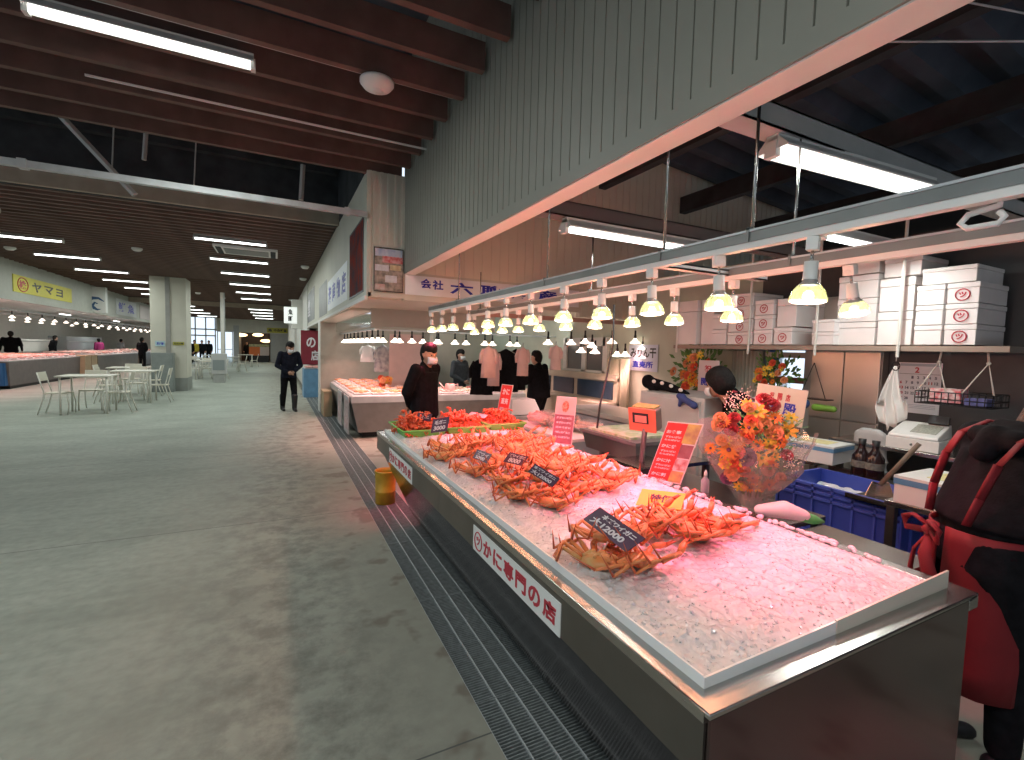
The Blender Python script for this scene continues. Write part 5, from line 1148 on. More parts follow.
stall_counter('stall_counter', 'cross counter of the next stall with greenish packs, behind the person with hands on back', 2.47, 4.6, 8.35, 9.5, .74, face=mat('dim_steel', (.26, .26, .25)))
packs(PK, 'pack of fish on the next stall counter, %s by the aisle', 'fish trays on the next stall', 1.2, 2.4, 8.45, 11.8, .745, 4, 11, (1, 0, 1, 2))
packs(PK, 'greenish pack on the cross counter, %s from the left', 'packs on the cross counter', 2.5, 4.55, 8.4, 9.4, .745, 8, 4, (2, 3, 2, 0), .9)
for i, (y, lab) in enumerate([(8.45, 'nearer'), (9.4, 'farther')]):
    sign_board('front_poster', '%s tall poster board standing at the front of the next stall counter' % lab, 'poster', (1.11, y+.62, .06), (0, -.62, 0), (0, 0, .66), .012, mat('poster_grey', (.42, .42, .42), .5, var=.05), [('print', 'rect', .1, .1, .8, .8, mat('poster_print', (.38, .22, .22), .5, col2=(.55, .5, .5), cscale=14))])
t = thing('cardboard_box', 'brown cardboard box at the far end of the next stall counter', 'box', (1.08, 11.55, 0)); CB = mat('cardboard', (.36, .28, .17), .7, var=.06)
m = MB(); m.box(-.13, .04, -.35, .33, 0, .55, CB); m.build('body', CB, t); m = MB(); m.box(-.14, .05, -.36, .34, .55, .57, CB); m.build('lid', CB, t)
leg_table('side_table', 'low table of pink packs against the beige partition', 1.25, 2.9, 11.3+.9, 12.9, .93, top=CB); 
m = MB()
packs(PK, 'pale pink pack on the low table by the partition, %s from the left', 'packs on the low table', 1.3, 2.8, 12.25, 12.8, .935, 6, 2, (0, 2))
# header box hanging below the soffit: clear part on the aisle side, pale panel toward the viewer
m = MB(); m.box(1.27, 1.275, 7.3, 11.9, 1.90, 2.16, GLASS); o = m.build('header_panel', GLASS); tag(o, 'hanging clear header panel along the aisle side of the next stall', 'panel')
m = MB(); m.box(1.27, 3.3, 7.28, 7.30, 1.89, 2.165, mat('pale_header', (.50, .52, .47), .5, var=.03)); tag(m.build('header_panel', None), 'pale hanging header panel facing us above the next stall lamps', 'panel')
# dark-stemmed lamps of the next stall
def small_lamp():
    t = thing('shade_lamp', '', 'lamp', (0, 0, 0)); m = MB(); m.tube([(0, 0, 0), (0, 0, -.12)], .014, 6, BLACK); m.ball((0, 0, -.10), (.022, .022, .045), BLACK, 8, 6); m.build('stem', BLACK, t)
    m = MB(); m.lathe([(.02, -.12), (.035, -.15), (.075, -.185), (.08, -.195), (.05, -.20), (0, -.205)], m=mat('warm_lamp_face', (1, .85, .7), .3, emit=2.6, ecol=(1, .86, .72)), n=12); m.build('bulb', None, t); return t
sl = small_lamp(); fl = [True]
def hang_small(x, y, z, label, group, power=0, col=(1, .62, .5)):
    o = sl if fl[0] else dup(sl); fl[0] = False; o.location = (x, y, z); o['label'] = label; o['group'] = group
    if power:
        la = bpy.data.lights.new('lamp_light', 'SPOT'); la.energy = power; la.color = col; la.spot_size = 2.2; la.spot_blend = .8; la.shadow_soft_size = .1
        lo = bpy.data.objects.new('lamp_light', la); COL.objects.link(lo); lo.parent = o; lo.location = (0, 0, -.23)
n = 0
for i in range(8): hang_small(1.42, 8.0+i*.5, 1.86, 'dark-stemmed lamp in the lamp line along the next stall front, %s from us' % nth(i), 'lamps of the next stall', 17 if i % 2 == 0 else 0, (1, .50, .45))
for i, u in enumerate([378, 386, 395, 403, 412, 427, 437, 443, 455, 471, 485, 498, 510, 523]):
    q = at(u, 333+ (u-378)*.03, y=8.1); hang_small(q.x, 8.1+.25*(i % 2), 1.87, 'dark-stemmed lamp in the cross row of the next stall, %s from the left' % nth(i), 'lamps of the next stall', 16 if i % 3 == 0 else 0, (1, .58, .52))
for i, (u, v) in enumerate([(548, 344), (571, 344), (585, 343), (592, 347), (612, 343), (643, 349), (635, 343), (674, 351), (689, 352), (581, 352), (595, 353), (617, 356), (625, 356), (645, 358)]):
    q = at(u, v, d=7.2); hang_small(q.x, q.y, q.z+.19, 'small lamp near the blue display cases, %s of the scattered ones' % nth(i), 'small lamps at the back', 7 if i % 4 == 0 else 0, (1, .85, .7))
m = MB(); m.box(1.38, 1.46, 7.6, 12, 1.86, 1.885, GALV); tag(m.build('lamp_rail', GALV), 'dark lamp rail along the front of the next stall', 'lamp rail')
m = MB(); m.box(1.5, 5.2, 8.07, 8.12, 1.87, 1.89, GALV); m.box(1.5, 5.2, 8.32, 8.37, 1.87, 1.89, GALV); tag(m.build('lamp_rail', GALV), 'cross lamp rail of the next stall', 'lamp rail')
PR = mat('salmon_rail', (.45, .27, .22), .5, var=.05)
m = MB(); a = at(472, 321, d=6.0); m.box(a.x, 4.9, 5.64, 5.70, 2.02, 2.075, PR); tag(m.build('lamp_rail', PR), 'salmon-coloured rail crossing below the lettered fascia', 'lamp rail')
# unseen tube lamps added to brighten the neighbouring stalls
for i, (x, y, lab) in enumerate([(2.6, 10.0, 'over the counter of the next stall'), (3.6, 12.8, 'at the back of the next stall'), (4.0, 7.0, 'above the blue display cases'), (7.2, 6.8, 'beyond the back wall'), (7.0, 10.5, 'far beyond the back wall'), (3.4, 15.2, 'behind the beige partition')]):
    strip_lamp('stall_lamp', 'added tube lamp '+lab, 'ceiling lamp', (x, y, 2.95 if x > 1.5 else 2.1), 1.24, 'tube lamps over the stalls', power=24)
# ---- lettered boards on the next building
SGN = mat('sign_white', (.84, .87, .90), .5, var=.03)
dl = [('lettering', 'text', '会', .075, .38, .055, .50, BLUEI), ('lettering', 'text', '社', .135, .36, .055, .50, BLUEI), ('lettering', 'text', '六', .225, .22, .125, .62, BLUEI), ('lettering', 'text', '聊', .39, .22, .125, .62, BLUEI), ('lettering', 'text', '海', .56, .22, .12, .62, BLUEI), ('lettering', 'text', '産', .73, .22, .12, .62, BLUEI)]
sign_board('fascia_sign', 'long white sign with big blue Japanese letters above the next stall', 'sign', (1.40, FY-.016, 2.235), (2.52, 0, 0), (0, 0, .235), .004, SGN, dl)
ph = [('photos', 'rect', .02, .02, .96, .96, mat('market_photo_dark', (.16, .15, .13), .5, col2=(.45, .38, .32), cscale=16), 1), ('photos', 'rect', .04, .80, .92, .17, mat('photo_sky', (.35, .42, .62), .5, col2=(.70, .72, .78), cscale=9), 2), ('photos', 'rect', .28, .66, .70, .15, mat('photo_crab', (.60, .08, .08), .5, col2=(.70, .40, .40), cscale=24), 3), ('photos', 'rect', .04, .47, .46, .14, mat('photo_paper', (.62, .64, .70), .5, var=.1, vs=30), 3), ('photos', 'rect', .38, .22, .40, .16, mat('photo_paper', (.62, .64, .70)), 3), ('photos', 'rect', .55, .50, .36, .12, mat('photo_yellow', (.58, .52, .32), .5, var=.2, vs=20), 4), ('photos', 'rect', .05, .05, .32, .12, mat('photo_crab2', (.55, .35, .30), .5, col2=(.65, .62, .6), cscale=20), 3)]
sign_board('picture_board', 'framed photo collage of market food on the cream pier', 'picture', (1.03, FY-.018, 2.245), (.345, 0, 0), (0, 0, .515), .004, BLACK, ph)
def side_sign(name, label, ya, yb, z0, z1, base, dr, cat='sign'): return sign_board(name, label, cat, (.945, yb, z0), (0, ya-yb, 0), (0, 0, z1-z0), .008, base, dr)
side_sign('picture_board', 'dark red picture panel on the side of the next building', 5.95, 7.15, 2.25, 3.15, mat('frame_dark', (.03, .03, .04), .5), [('print', 'rect', .03, .03, .94, .94, mat('red_dark_print', (.30, .04, .025), .9, spec=.05, col2=(.09, .06, .07), cscale=5))], 'picture')
side_sign('fascia_sign', 'white sign with tall blue letters on the side of the next building', 7.4, 10.3, 2.28, 2.85, SGN, [('lettering', 'text', c_, .06+.24*i, .2, .17, .6, BLUEI) for i, c_ in enumerate('海産物店')])
side_sign('fascia_sign', 'dark photo panel beyond the blue letters on the building side', 10.5, 12.4, 2.25, 2.95, mat('dark_panel', (.09, .095, .10), .4, col2=(.2, .2, .19), cscale=3), [])
side_sign('fascia_sign', 'dark sign with white letter strokes further along the building side', 14.0, 18.5, 2.3, 3.2, mat('dark_panel', (.09, .095, .10)), [('lettering', 'text', c_, .05+.32*i, .2, .24, .55, WHITEI) for i, c_ in enumerate('食堂')])
m = MB(); m.box(.55, .93, 20, 20.5, 2.2, 3.3, WHITEP); tag(m.build('projecting_sign_box', WHITEP), 'white projecting box at the far part of the right building', 'sign box')
m = MB(); m.box(.952, 1.25, 11.99, 12.5, 0, 2.13, mat('beige_partition', (.42, .375, .31))); m.box(.93, .95, 12.0, 12.5, 0, 2.139, WHITEP); struct(m, 'wall_post', None)
t = sign_board('banner', 'dark red banner with white lettering behind the walking person', 'banner', (.72, 16.6, .95), (.55, 0, 0), (0, 0, 1.1), .01, mat('banner_red', (.22, .015, .03), .6, var=.06), [('lettering', 'text', 'の', .3, .5, .5, .3, WHITEI), ('lettering', 'text', '店', .55, .12, .4, .3, WHITEI)])
m = MB(); m.box(.75, 1.25, 15.5, 16.4, 0, .85, mat('light_blue_sheet', (.16, .33, .52), .5, var=.1)); tag(m.build('blue_covered_stand', None), 'light blue covered stand beyond the partition', 'stand')
packs(PK, 'pink pack on the light blue covered stand, %s', 'packs on the blue stand', .8, 1.2, 15.5, 16.3, .86, 2, 3, (0,))
sign_board('hanging_sign', 'lit white hanging sign with black brush letters', 'sign', (at(284, 323, y=16)), (.36, 0, 0), (0, 0, .49), .08, mat('lit_sign_face', (.85, .87, .85), .4, emit=.55, ecol=(.9, .95, .9)), [('lettering', 'text', '魚', .32, .52, .36, .36, BLACKI), ('lettering', 'text', '町', .32, .1, .36, .34, BLACKI)])
# things inside the next stall: hanging white garments, flowers, black coats, steel fridge, watering can, machine
def garment(label, u, v0, v1, d, w, mt, cat='garment', hanger=None):
    a = at(u, v0, d=d); b = at(u, v1, d=d); hgt = a.z-b.z; t = thing('hanging_garment', label, cat, tuple(a), .2+PI/5*0, 'garments hanging in the next stall')
    t.rotation_euler[2] = -.46; m = MB(); n = 20; vs = []
    prof = [(0, .08), (.06, .45), (.12, .8), (.35, .9), (.65, 1.0), (1, 1.05)]
    for q, ww in prof:
        for j in range(n): an = 2*PI*j/n; vs.append((w/2*ww*math.cos(an)*(1+.05*math.sin(an*5+q*3)), .045*math.sin(an)*(1+.5*math.sin(an*7+q*9)*q), -hgt*q))
    m.add(vs, [(i*n+j, i*n+(j+1) % n, (i+1)*n+(j+1) % n, (i+1)*n+j) for i in range(len(prof)-1) for j in range(n)]+[tuple(range(n-1, -1, -1)), tuple(range((len(prof)-1)*n, len(prof)*n))], mt, True)
    for s in (-1, 1): m.tube([(s*w*.34, 0, -hgt*.10), (s*w*.52, .01, -hgt*.32), (s*w*.5, .01, -hgt*.55)], [.03, .034, .028], 8, mt)
    m.build('cloth', mt, t); m = MB(); hm = hanger or GREYP
    m.tube([(0, 0, .06), (0, 0, .0), (-w*.38, 0, -.07), (w*.38, 0, -.07), (0, 0, 0)], .008, 6, hm); m.build('hanger', hm, t); return t
PG = mat('pink_white_cloth', (.68, .50, .48), .6, var=.08); YH = mat('yellow_hanger', (.70, .52, .05), .4)
garment('white plastic apron on a yellow hanger, hanging left of the two', 489, 346, 378, 6.4, .20, PG, hanger=YH)
garment('long white apron hanging just right of and behind the yellow hanger', 494, 350, 386, 6.9, .17, PG)
garment('white garment hanging beside the dark person, right of the black coats', 523, 347, 376, 6.8, .16, PG)
garment('long black coat hanging behind the white aprons', 506, 349, 392, 8.0, .42, BLACKC)
garment('black coat hanging left of the white aprons', 482, 358, 395, 7.8, .36, BLACKC)
garment('black coat hanging right beside the dark person', 516, 349, 390, 8.1, .34, BLACKC)
garment('pink-white apron hanging at the back right of the dark person', 556, 345, 370, 8.0, .18, PG)
m = MB(); a = at(395, 340, y=9.75); m.box(a.x-.12, a.x+.55, 9.72, 9.75, .75, 1.86, mat('pink_sheet', (.60, .42, .38), .6, var=.04)); tag(m.build('pale_sheet', None), 'tall pale pink sheet behind the person with hands on back', 'sheet')
garment('white towels hanging in the left part of the next stall', 368, 345, 362, 10, .3, WHITE, 'towel'); garment('white cloth with print hanging by the pink sheet', 383, 345, 372, 9.8, .35, mat('printed_cloth', (.55, .53, .50), .6, col2=(.2, .2, .22), cscale=9), 'towel')
t = thing('flower_pot', 'small pink and orange flower arrangement in the next stall', 'flowers', tuple(at(385, 393, y=9.4)))
m = MB(); m.lathe([(0, 0), (.08, 0), (.10, .10), (.09, .10)], m=WHITE, n=12); m.build('pot', WHITE, t)
for k in range(12): o = flower(['orange_gerbera', 'peach_carnation', 'yellow_lily', 'coral_rose'][k % 4], .06, k).build('bloom', None, t); o.location = (random.uniform(-.1, .1), random.uniform(-.06, .06), .15+random.uniform(0, .16)); o.rotation_euler = (1.2, 0, random.uniform(-.5, .5))
m = MB(); m.box(3.35, 5.0, 11.2, 11.9, 0, 1.95, FR)
for x in (3.4, 4.2): m.box(x, x+.74, 11.16, 11.2, .1, .95, FR); m.box(x, x+.74, 11.16, 11.2, 1.0, 1.9, FR)
tag(m.build('steel_cabinet', FR), 'wide stainless refrigerator at the back of the next stall', 'refrigerator')
t = thing('watering_can', 'pink watering can on the cross counter', 'watering can', tuple(at(450, 402, y=8.6).xy)+(.745,)); PKC = mat('pink_plastic', (.65, .38, .36), .5, var=.03)
m = MB(); m.lathe([(0, 0), (.10, 0), (.09, .17), (.075, .18)], m=PKC, n=18); m.build('body', PKC, t); m = MB(); m.tube([(-.09, 0, .04), (-.22, 0, .20)], [.02, .012], 8, PKC); m.build('spout', PKC, t); m = MB(); m.tube([(.08, 0, .15), (.15, 0, .17), (.16, 0, .08), (.09, 0, .04)], .010, 6, PKC); m.build('handle', PKC, t)
t = thing('weighing_machine', 'grey packing machine on the work table beside the dark person', 'machine', tuple(at(520, 418, d=7.3).xy)+(.0,))
m = MB(); m.box(-.30, .30, -.25, .25, 0, .62, mat('machine_grey', (.40, .42, .43), .4, .2)); m.build('base', None, t, bevel=.01)
m = MB(); m.hexa([(-.26, -.22, .63), (.26, -.22, .63), (.26, .22, .63), (-.26, .22, .63)], [(-.2, -.1, .85), (.2, -.1, .85), (.2, .2, .85), (-.2, .2, .85)], mat('machine_pale', (.55, .57, .58), .4)); m.build('hopper', None, t, bevel=.01)
# display cases, freezer, pale cabinet
t = thing('display_case', 'cream framed case with two dark blue panels at the back', 'display case', (4.9, 6.4, 0))
CF_ = mat('cream_frame', (.50, .46, .36), .5, var=.04); DB = mat('dark_blue_panel', (.025, .05, .085), .3, var=.1)
a, b = at(552, 380, x=4.8), at(616, 380, x=4.8)
m = MB(); m.box(4.82, 4.95, b.y, a.y+.9, .74, 1.18, CF_); m.box(4.8, 4.95, b.y, a.y+.9, 1.14, 1.24, CF_); m.box(4.5, 4.95, b.y, a.y+.9, 0, .80, CF_); m.build('cabinet', CF_, t, world=True)
yy = b.y+.08
for k, w_ in enumerate((1.05, .75, .75)): m = MB(); m.box(4.79, 4.815, yy, yy+w_-.08, .84, 1.12, DB); m.build('panel', DB, t, world=True); yy += w_+.06
PB = mat('pale_blue_steel', (.32, .37, .43), .35, .4, var=.05)
t = thing('chest_freezer', 'pale blue grey chest freezer behind the tub and scale', 'freezer', (3.85, 4.95, 0))
m = MB(); m.box(3.5, 4.15, 3.95, 5.35, .04, .80, PB); m.build('body', PB, t, world=True, bevel=.02); m = MB(); m.box(3.48, 4.17, 3.93, 5.37, .81, .87, mat('pale_steel', (.45, .46, .45), .35, .3)); m.build('lid', None, t, world=True, bevel=.01)
m = MB(); m.box(3.55, 4.1, 3.98, 5.3, 0, .04, BLACK); m.build('plinth', BLACK, t, world=True)
t = thing('pale_cabinet', 'pale grey cabinet with black and white cloth on top', 'cabinet', (3.7, 3.5, 0))
m = MB(); m.box(3.5, 4.2, 3.05, 3.90, 0, 1.20, mat('pale_cab', (.50, .52, .52), .45, .1, var=.03)); m.build('body', None, t, world=True, bevel=.01); m = MB(); m.box(3.485, 3.499, 3.09, 3.86, .1, 1.16, mat('pale_cab', (.5, .52, .52))); m.build('door', None, t, world=True)
t = thing('black_cloth', 'black cloth with white spots lying over the pale cabinet', 'cloth', (3.7, 3.5, 1.20)); t.location.y = 3.66
conv('cloth', [(Vector((0, .35, .10)), .07, Vector((0, .25, .04)), .07), (Vector((0, .35, .08)), .07, Vector((0, .02, .05)), .05), (Vector((0, .02, .05)), .05, Vector((0, -.22, .0)), .03)], BLACKC, t, vox=.02)
for y_, z_ in ((.20, .10), (.08, .09), (-.05, .07), (-.18, .04)): m = MB(); m.ball((-.055, y_, z_), (.012, .03, .02), WHITE, 8, 6); m.build('white_spot', WHITE, t)
t = thing('blue_cloth', 'dark blue rag hanging over the front of the pale cabinet', 'cloth', (3.46, 3.22, 1.17)); conv('cloth', [(Vector((0, .10, .03)), .03, Vector((-.01, -.1, -.04)), .035), (Vector((0, .05, .03)), .03, Vector((-.01, .08, -.06)), .02)], mat('navy_rag', (.04, .06, .20), .8, var=.1), t, vox=.014)
m = MB(); m.box(4.3, 4.7, 4.7, 6.0, 0, 0, CREAM)
# tub, bags of pink goods, blue tray on the work table
t = thing('storage_tub', 'grey translucent tub with green packs, behind the pale poster', 'tub', (2.75, 3.2, .762))
TB = mat('tub_grey', (.10, .11, .11), .35, var=.12, vs=5); x0, x1, y0, y1 = 2.42, 2.95, 2.72, 3.42
m = MB(); m.hexa([(x0+.03, y0+.03, .762), (x1-.03, y0+.03, .762), (x1-.03, y1-.03, .762), (x0+.03, y1-.03, .762)], [(x0, y0, .90), (x1, y0, .90), (x1, y1, .90), (x0, y1, .90)], TB); m.build('body', TB, t, world=True)
m = MB(); m.box(x0-.015, x1+.015, y0-.015, y1+.015, .90, .925, mat('tub_rim', (.12, .13, .13), .4)); m.build('rim', None, t, world=True)
m = MB(); m.box(x0+.03, x1-.05, y0+.1, y1-.05, .926, .945, mat('green_pack', (.30, .45, .22), .5, col2=(.6, .62, .55), cscale=18)); m.build('lid_packs', None, t, world=True)
leg_table('steel_table', 'steel table under the grey tub', 2.66, 3.10, 2.6, 3.5, .76)
for i, (x, y, s_) in enumerate([(2.6, 4.0, 1), (2.75, 3.75, .9), (2.55, 4.35, 1), (2.8, 4.2, .9), (2.72, 4.52, .8)]):
    t = thing('pink_bag', 'clear bag of pink goods on the long work table, %s from the right' % nth(i), 'bag', (x, y, .80), random.uniform(0, 3), 'bags of pink goods')
    m = MB()
    for k in range(9): m.tube([(random.uniform(-.11, .11), -.13, .03+random.uniform(0, .08)), (random.uniform(-.1, .1), .13, .03+random.uniform(0, .09))], .018, 6, PKS[0])
    m.build('contents', PKS[0], t)
    m = MB(); m.ball((0, 0, .07), (.16*s_, .17*s_, .075), mat('bag_film', (.75, .6, .62), .15, alpha=.3), 14, 8); m.build('bag_film', None, t)
m = MB(); m.box(2.75, 3.05, 3.54, 3.80, .802, .86, mat('bright_blue', (.03, .12, .45), .4)); tag(m.build('blue_tray', None), 'bright blue tray left of the scale head', 'tray')
t = thing('cable', 'black cable hanging down from the rails behind the pale poster', 'cable', (0, 0, 0)); m = MB(); m.tube([at(614, 305, d=3.6), at(613, 345, d=3.5), at(606, 380, d=3.4), at(600, 405, d=3.3), at(597, 428, d=3.25)], .007, 6, BLACK); m.build('wire', BLACK, t)
# sign on the green wall, doors, flower stands, curtains
a, b = at(628, 370, x=4.98), at(657, 370, x=4.98)
sign_board('wall_sign', 'white and blue Japanese sign on the pale green wall', 'sign', (4.985, a.y, a.z), (0, b.y-a.y, 0), (0, 0, .40), .006, mat('sign_pale_blue', (.50, .56, .66), .5, var=.03), [('lettering', 'text', 'みりん干', .06, .50, .88, .38, BLACKI), ('lettering', 'text', '直売所', .15, .12, .7, .26, BLUEI)])
a, b = at(566, 370, x=4.98), at(606, 370, x=4.98)
m = MB()
for k in range(3): y = b.y+(a.y-b.y)*k/2; m.box(4.94, 4.99, y-.06, y+.06, .9, 1.85, WHITEP)
m.box(4.94, 4.99, b.y, a.y, 1.7, 1.85, WHITEP); m.box(4.94, 4.99, b.y, a.y, 1.2, 1.28, WHITEP); w = struct(m, 'window_2', WHITEP); m = MB(); m.box(4.97, 4.975, b.y, a.y, 1.28, 1.7, mat('window_dark', (.16, .17, .17), .15)); m.build('pane', None, w)
def flower_stand(label, u, v, x, sc, board=None):
    c = at(u, v, x=x); t = thing('flower_stand', label, 'flower stand', (c.x, c.y, 0)); m = MB()
    for k in range(3): an = k*2.1; m.tube([(.28*math.cos(an), .28*math.sin(an), 0), (0, 0, c.z-.15)], .012, 6, GREYP)
    m.build('tripod', GREYP, t)
    for k in range(26):
        an = random.uniform(0, 6.3); q = random.uniform(0, 1)**.6; o = flower(['yellow_lily', 'peach_carnation', 'coral_rose', 'yellow_lily', 'orange_gerbera'][k % 5], .055*sc, k).build('bloom', None, t)
        o.location = (-.12-.05*random.random(), .30*sc*q*math.cos(an), c.z+.26*sc*q*math.sin(an)); o.rotation_euler = (0, -1.3, random.uniform(-.5, .5))
    m = MB()
    for k in range(220):
        an = random.uniform(0, 6.3); q = random.uniform(.2, 1.15); p = Vector((random.uniform(-.12, .1), .30*sc*q*math.cos(an), c.z+.30*sc*q*math.sin(an))); d_ = Vector((random.uniform(-.6, .1), math.cos(an), math.sin(an)+.2)).normalized()*.10*sc; s_ = Vector((0, -d_.z, d_.y)).normalized()*.022*sc
        m.add([p, p+d_*.5+s_, p+d_, p+d_*.5-s_], [(0, 1, 2, 3)], LEAF)
    o = m.build('leaves', LEAF, t); o['kind'] = 'stuff'
    return t, c
t, c = flower_stand('congratulation flower stand with pale board on the green wall', 700, 372, 4.6, 1.0)
b0 = at(705, 383, x=4.4); sign_board('flower_board', 'pale rounded board on the farther flower stand', 'sign', b0+Vector((0, .10, -.10)), (0, -.28, 0), (0, 0, .36), .01, mat('pale_pink_board', (.66, .55, .55), .5), [('lettering', 'text', '祝', .3, .6, .35, .25, REDI), ('lettering', 'text', '開店', .15, .2, .7, .25, BLUEI)])
flower_stand('yellow and pink flower stand before the glazed door', 778, 374, 4.7, .62)
CU_ = mat('pale_curtain', (.45, .50, .44), .7, var=.06); m = MB(); a, b = at(733, 380, x=4.93), at(762, 380, x=4.93); n = 40; vs = []
for i in range(n+1):
    y = a.y+(b.y-a.y)*i/n; x = 4.9+.035*math.sin(i*1.3); vs += [(x, y, .05), (x, y, 1.66)]
m.add(vs, [(2*i, 2*i+2, 2*i+3, 2*i+1) for i in range(n)], CU_, True); o = m.build('curtain', CU_); o.modifiers.new('s', 'SOLIDIFY').thickness = .01; tag(o, 'pale green curtain between the two flower stands', 'curtain')
for i, (u0, u1) in enumerate([(623, 631), (608, 622)]):
    a, b = at(u0, 390, x=4.93), at(u1, 390, x=4.93); m = MB(); n = 20; vs = []
    for q in range(n+1): y = a.y+(b.y-a.y)*q/n; x = 4.88+.03*math.sin(q*1.5); vs += [(x, y, .5), (x, y, 1.5)]
    m.add(vs, [(2*q, 2*q+2, 2*q+3, 2*q+1) for q in range(n)], mat('cream_curtain', (.48, .45, .33), .7, var=.06), True); o = m.build('curtain', None); o.modifiers.new('s', 'SOLIDIFY').thickness = .01; tag(o, ['cream plastic curtain below the pale Japanese sign', 'cream curtain right of the blue display panels'][i], 'curtain')

# ================================================================== AISLE: PILLAR, TABLES, CHAIRS
pt = MB(); px0, px1, py = -3.50, -2.56, 18.3
pt.box(px0, px1, py, py+.95, 0, 3.6, CREAM); pt.box(px0+.40, px0+.52, py-.03, py, 0, 3.6, mat('pillar_pipe', (.30, .30, .28), .5, var=.06)); pt.box(px1-.36, px1+.01, py-.02, py+.96, 0, .42, mat('pillar_tile', (.26, .28, .26), .5, var=.06))
struct(pt, 'wall_pillar', CREAM)
t = thing('steel_box', 'grey steel cabinet standing against the thick pillar', 'cabinet', (px0+.35, py-.2, 0)); m = MB(); m.box(-.28, .28, -.14, .16, 0, 1.22, mat('cabinet_grey', (.24, .27, .26), .5, var=.08)); m.build('body', None, t, bevel=.01); m = MB(); m.box(-.26, .26, -.155, -.141, .04, 1.19, mat('cabinet_grey', (.24, .27, .26))); m.build('door', None, t); m = MB(); m.box(.18, .22, -.17, -.156, .6, .72, BLACK); m.build('handle', BLACK, t)
sign_board('notice', 'small pale blue notice on the thick pillar', 'notice', (px0+.12, py-.035, 1.42), (.26, 0, 0), (0, 0, .17), .004, mat('notice_blue', (.42, .58, .62), .5), [('lettering', 'text', '禁煙', .15, .25, .7, .5, BLUEI)])
sign_board('notice', 'yellow black notice plate on the thick pillar', 'notice', (px0+.58, py-.035, 1.47), (.30, 0, 0), (0, 0, .10), .004, mat('notice_yellow', (.40, .38, .05), .5), [('lettering', 'text', '足元注意', .08, .2, .84, .6, BLACKI)])
CHW = mat('cream_steel', (.70, .69, .62), .4, .2, var=.04); SEATM = mat('chair_seat', (.62, .59, .49), .5, var=.05)
def make_chair():
    t = thing('side_chair', '', 'chair', (0, 0, 0)); m = MB(); m.box(-.20, .20, -.20, .20, .43, .455, SEATM); m.build('seat', SEATM, t, bevel=.01)
    m = MB(); m.hexa([(-.19, -.235, .70), (.19, -.235, .70), (.19, -.215, .70), (-.19, -.215, .70)], [(-.19, -.275, .88), (.19, -.275, .88), (.19, -.255, .88), (-.19, -.255, .88)], SEATM); m.build('backrest', SEATM, t, bevel=.006)
    for s in (-1, 1):
        m = MB(); m.tube([(s*.19, .18, .43), (s*.20, .22, .2), (s*.20, .20, 0)], .013, 7, CHW); m.build('leg', CHW, t)
        m = MB(); m.tube([(s*.19, -.27, .88), (s*.19, -.21, .62), (s*.19, -.16, .43), (s*.20, -.22, .2), (s*.20, -.28, 0)], .013, 7, CHW); m.build('leg', CHW, t)
    return t
ch0 = make_chair(); fc = [True]
def place_chair(x, y, rz, label):
    o = ch0 if fc[0] else dup(ch0); fc[0] = False; o.location = (x, y, 0); o.rotation_euler = (0, 0, rz); o['label'] = label; o['group'] = 'cream chairs in the aisle'; o.scale = (1.0,)*3
def make_table():
    t = thing('aisle_table', '', 'table', (0, 0, 0)); m = MB(); m.box(-.45, .45, -.38, .38, .79, .82, mat('table_cream', (.60, .58, .50), .4, var=.03)); m.build('tabletop', None, t, bevel=.008)
    for x in (-.38, .38):
        for y in (-.32, .32): m = MB(); m.tube([(x, y, 0), (x, y, .79)], .020, 8, CHW); m.build('leg', CHW, t)
    return t
tb0 = make_table(); ft = [True]
def place_table(x, y, label):
    o = tb0 if ft[0] else dup(tb0); ft[0] = False; o.location = (x, y, 0); o['label'] = label; o['group'] = 'cream tables in the aisle'
TBL = [(-3.62, 13.2, 'nearest on the left'), (-3.25, 15.2, 'second, left of the pillar'), (-3.75, 17.0, 'close before the thick pillar'), (-2.62, 24.0, 'first beyond the thick pillar'), (-3.6, 27.0, 'second beyond the pillar'), (-2.2, 30.0, 'third beyond the pillar'), (-3.4, 33.0, 'fourth beyond the pillar'), (-1.8, 36, 'near the far shop')]
for x, y, lab in TBL:
    place_table(x, y, 'cream table in the aisle, '+lab)
    place_chair(x-.50, y, -PI/2, 'cream chair at the left side of the table '+lab); place_chair(x+.50, y, PI/2, 'cream chair at the right side of the table '+lab)
    if y < 28: place_chair(x-.1, y+.62, PI, 'cream chair behind the table '+lab)

# ================================================================== LEFT STALLS
stall_counter('stall_counter', 'left steel counter heaped with pink-lit goods, nearest on the left', -9.6, -7.2, 19.5, 25.5, .88, skirt=.04, taper=.25, face=mat('counter_grey', (.11, .11, .105), .6, 0, var=.08))
stall_counter('stall_counter', 'left counter of pale packs beyond the cardboard boxes', -9.6, -7.2, 27.5, 34.5, .88, skirt=.05, taper=.25)
stall_counter('stall_counter', 'cut-off left counter at the photo edge', -9.8, -7.7, 15.2, 19.2, .85, skirt=.14, taper=.25)
stall_counter('stall_counter', 'left counter with bluish packs farthest beside the pillar', -9.6, -7.2, 36, 43, .88, skirt=.05, taper=.3)
packs(PK, 'pink pack on the nearest left counter, %s', 'packs on the nearest left counter', -9.5, -7.25, 19.6, 25.4, .885, 5, 11, (0, 1, 0, 2), 1.3)
packs(PK, 'pale pack on the second left counter, %s', 'packs on the second left counter', -9.4, -7.3, 27.6, 34.3, .885, 4, 8, (2, 0, 2), 1.4)
packs(PK, 'pack on the cut-off left counter, %s', 'packs on the cut-off left counter', -9.0, -7.8, 16.4, 19.0, .855, 2, 4, (2, 0), 1.3)
packs(PK, 'pack on the farthest left counter, %s', 'packs on the farthest left counter', -9.4, -7.3, 36.2, 42.8, .885, 3, 6, (2, 0, 3), 1.5)
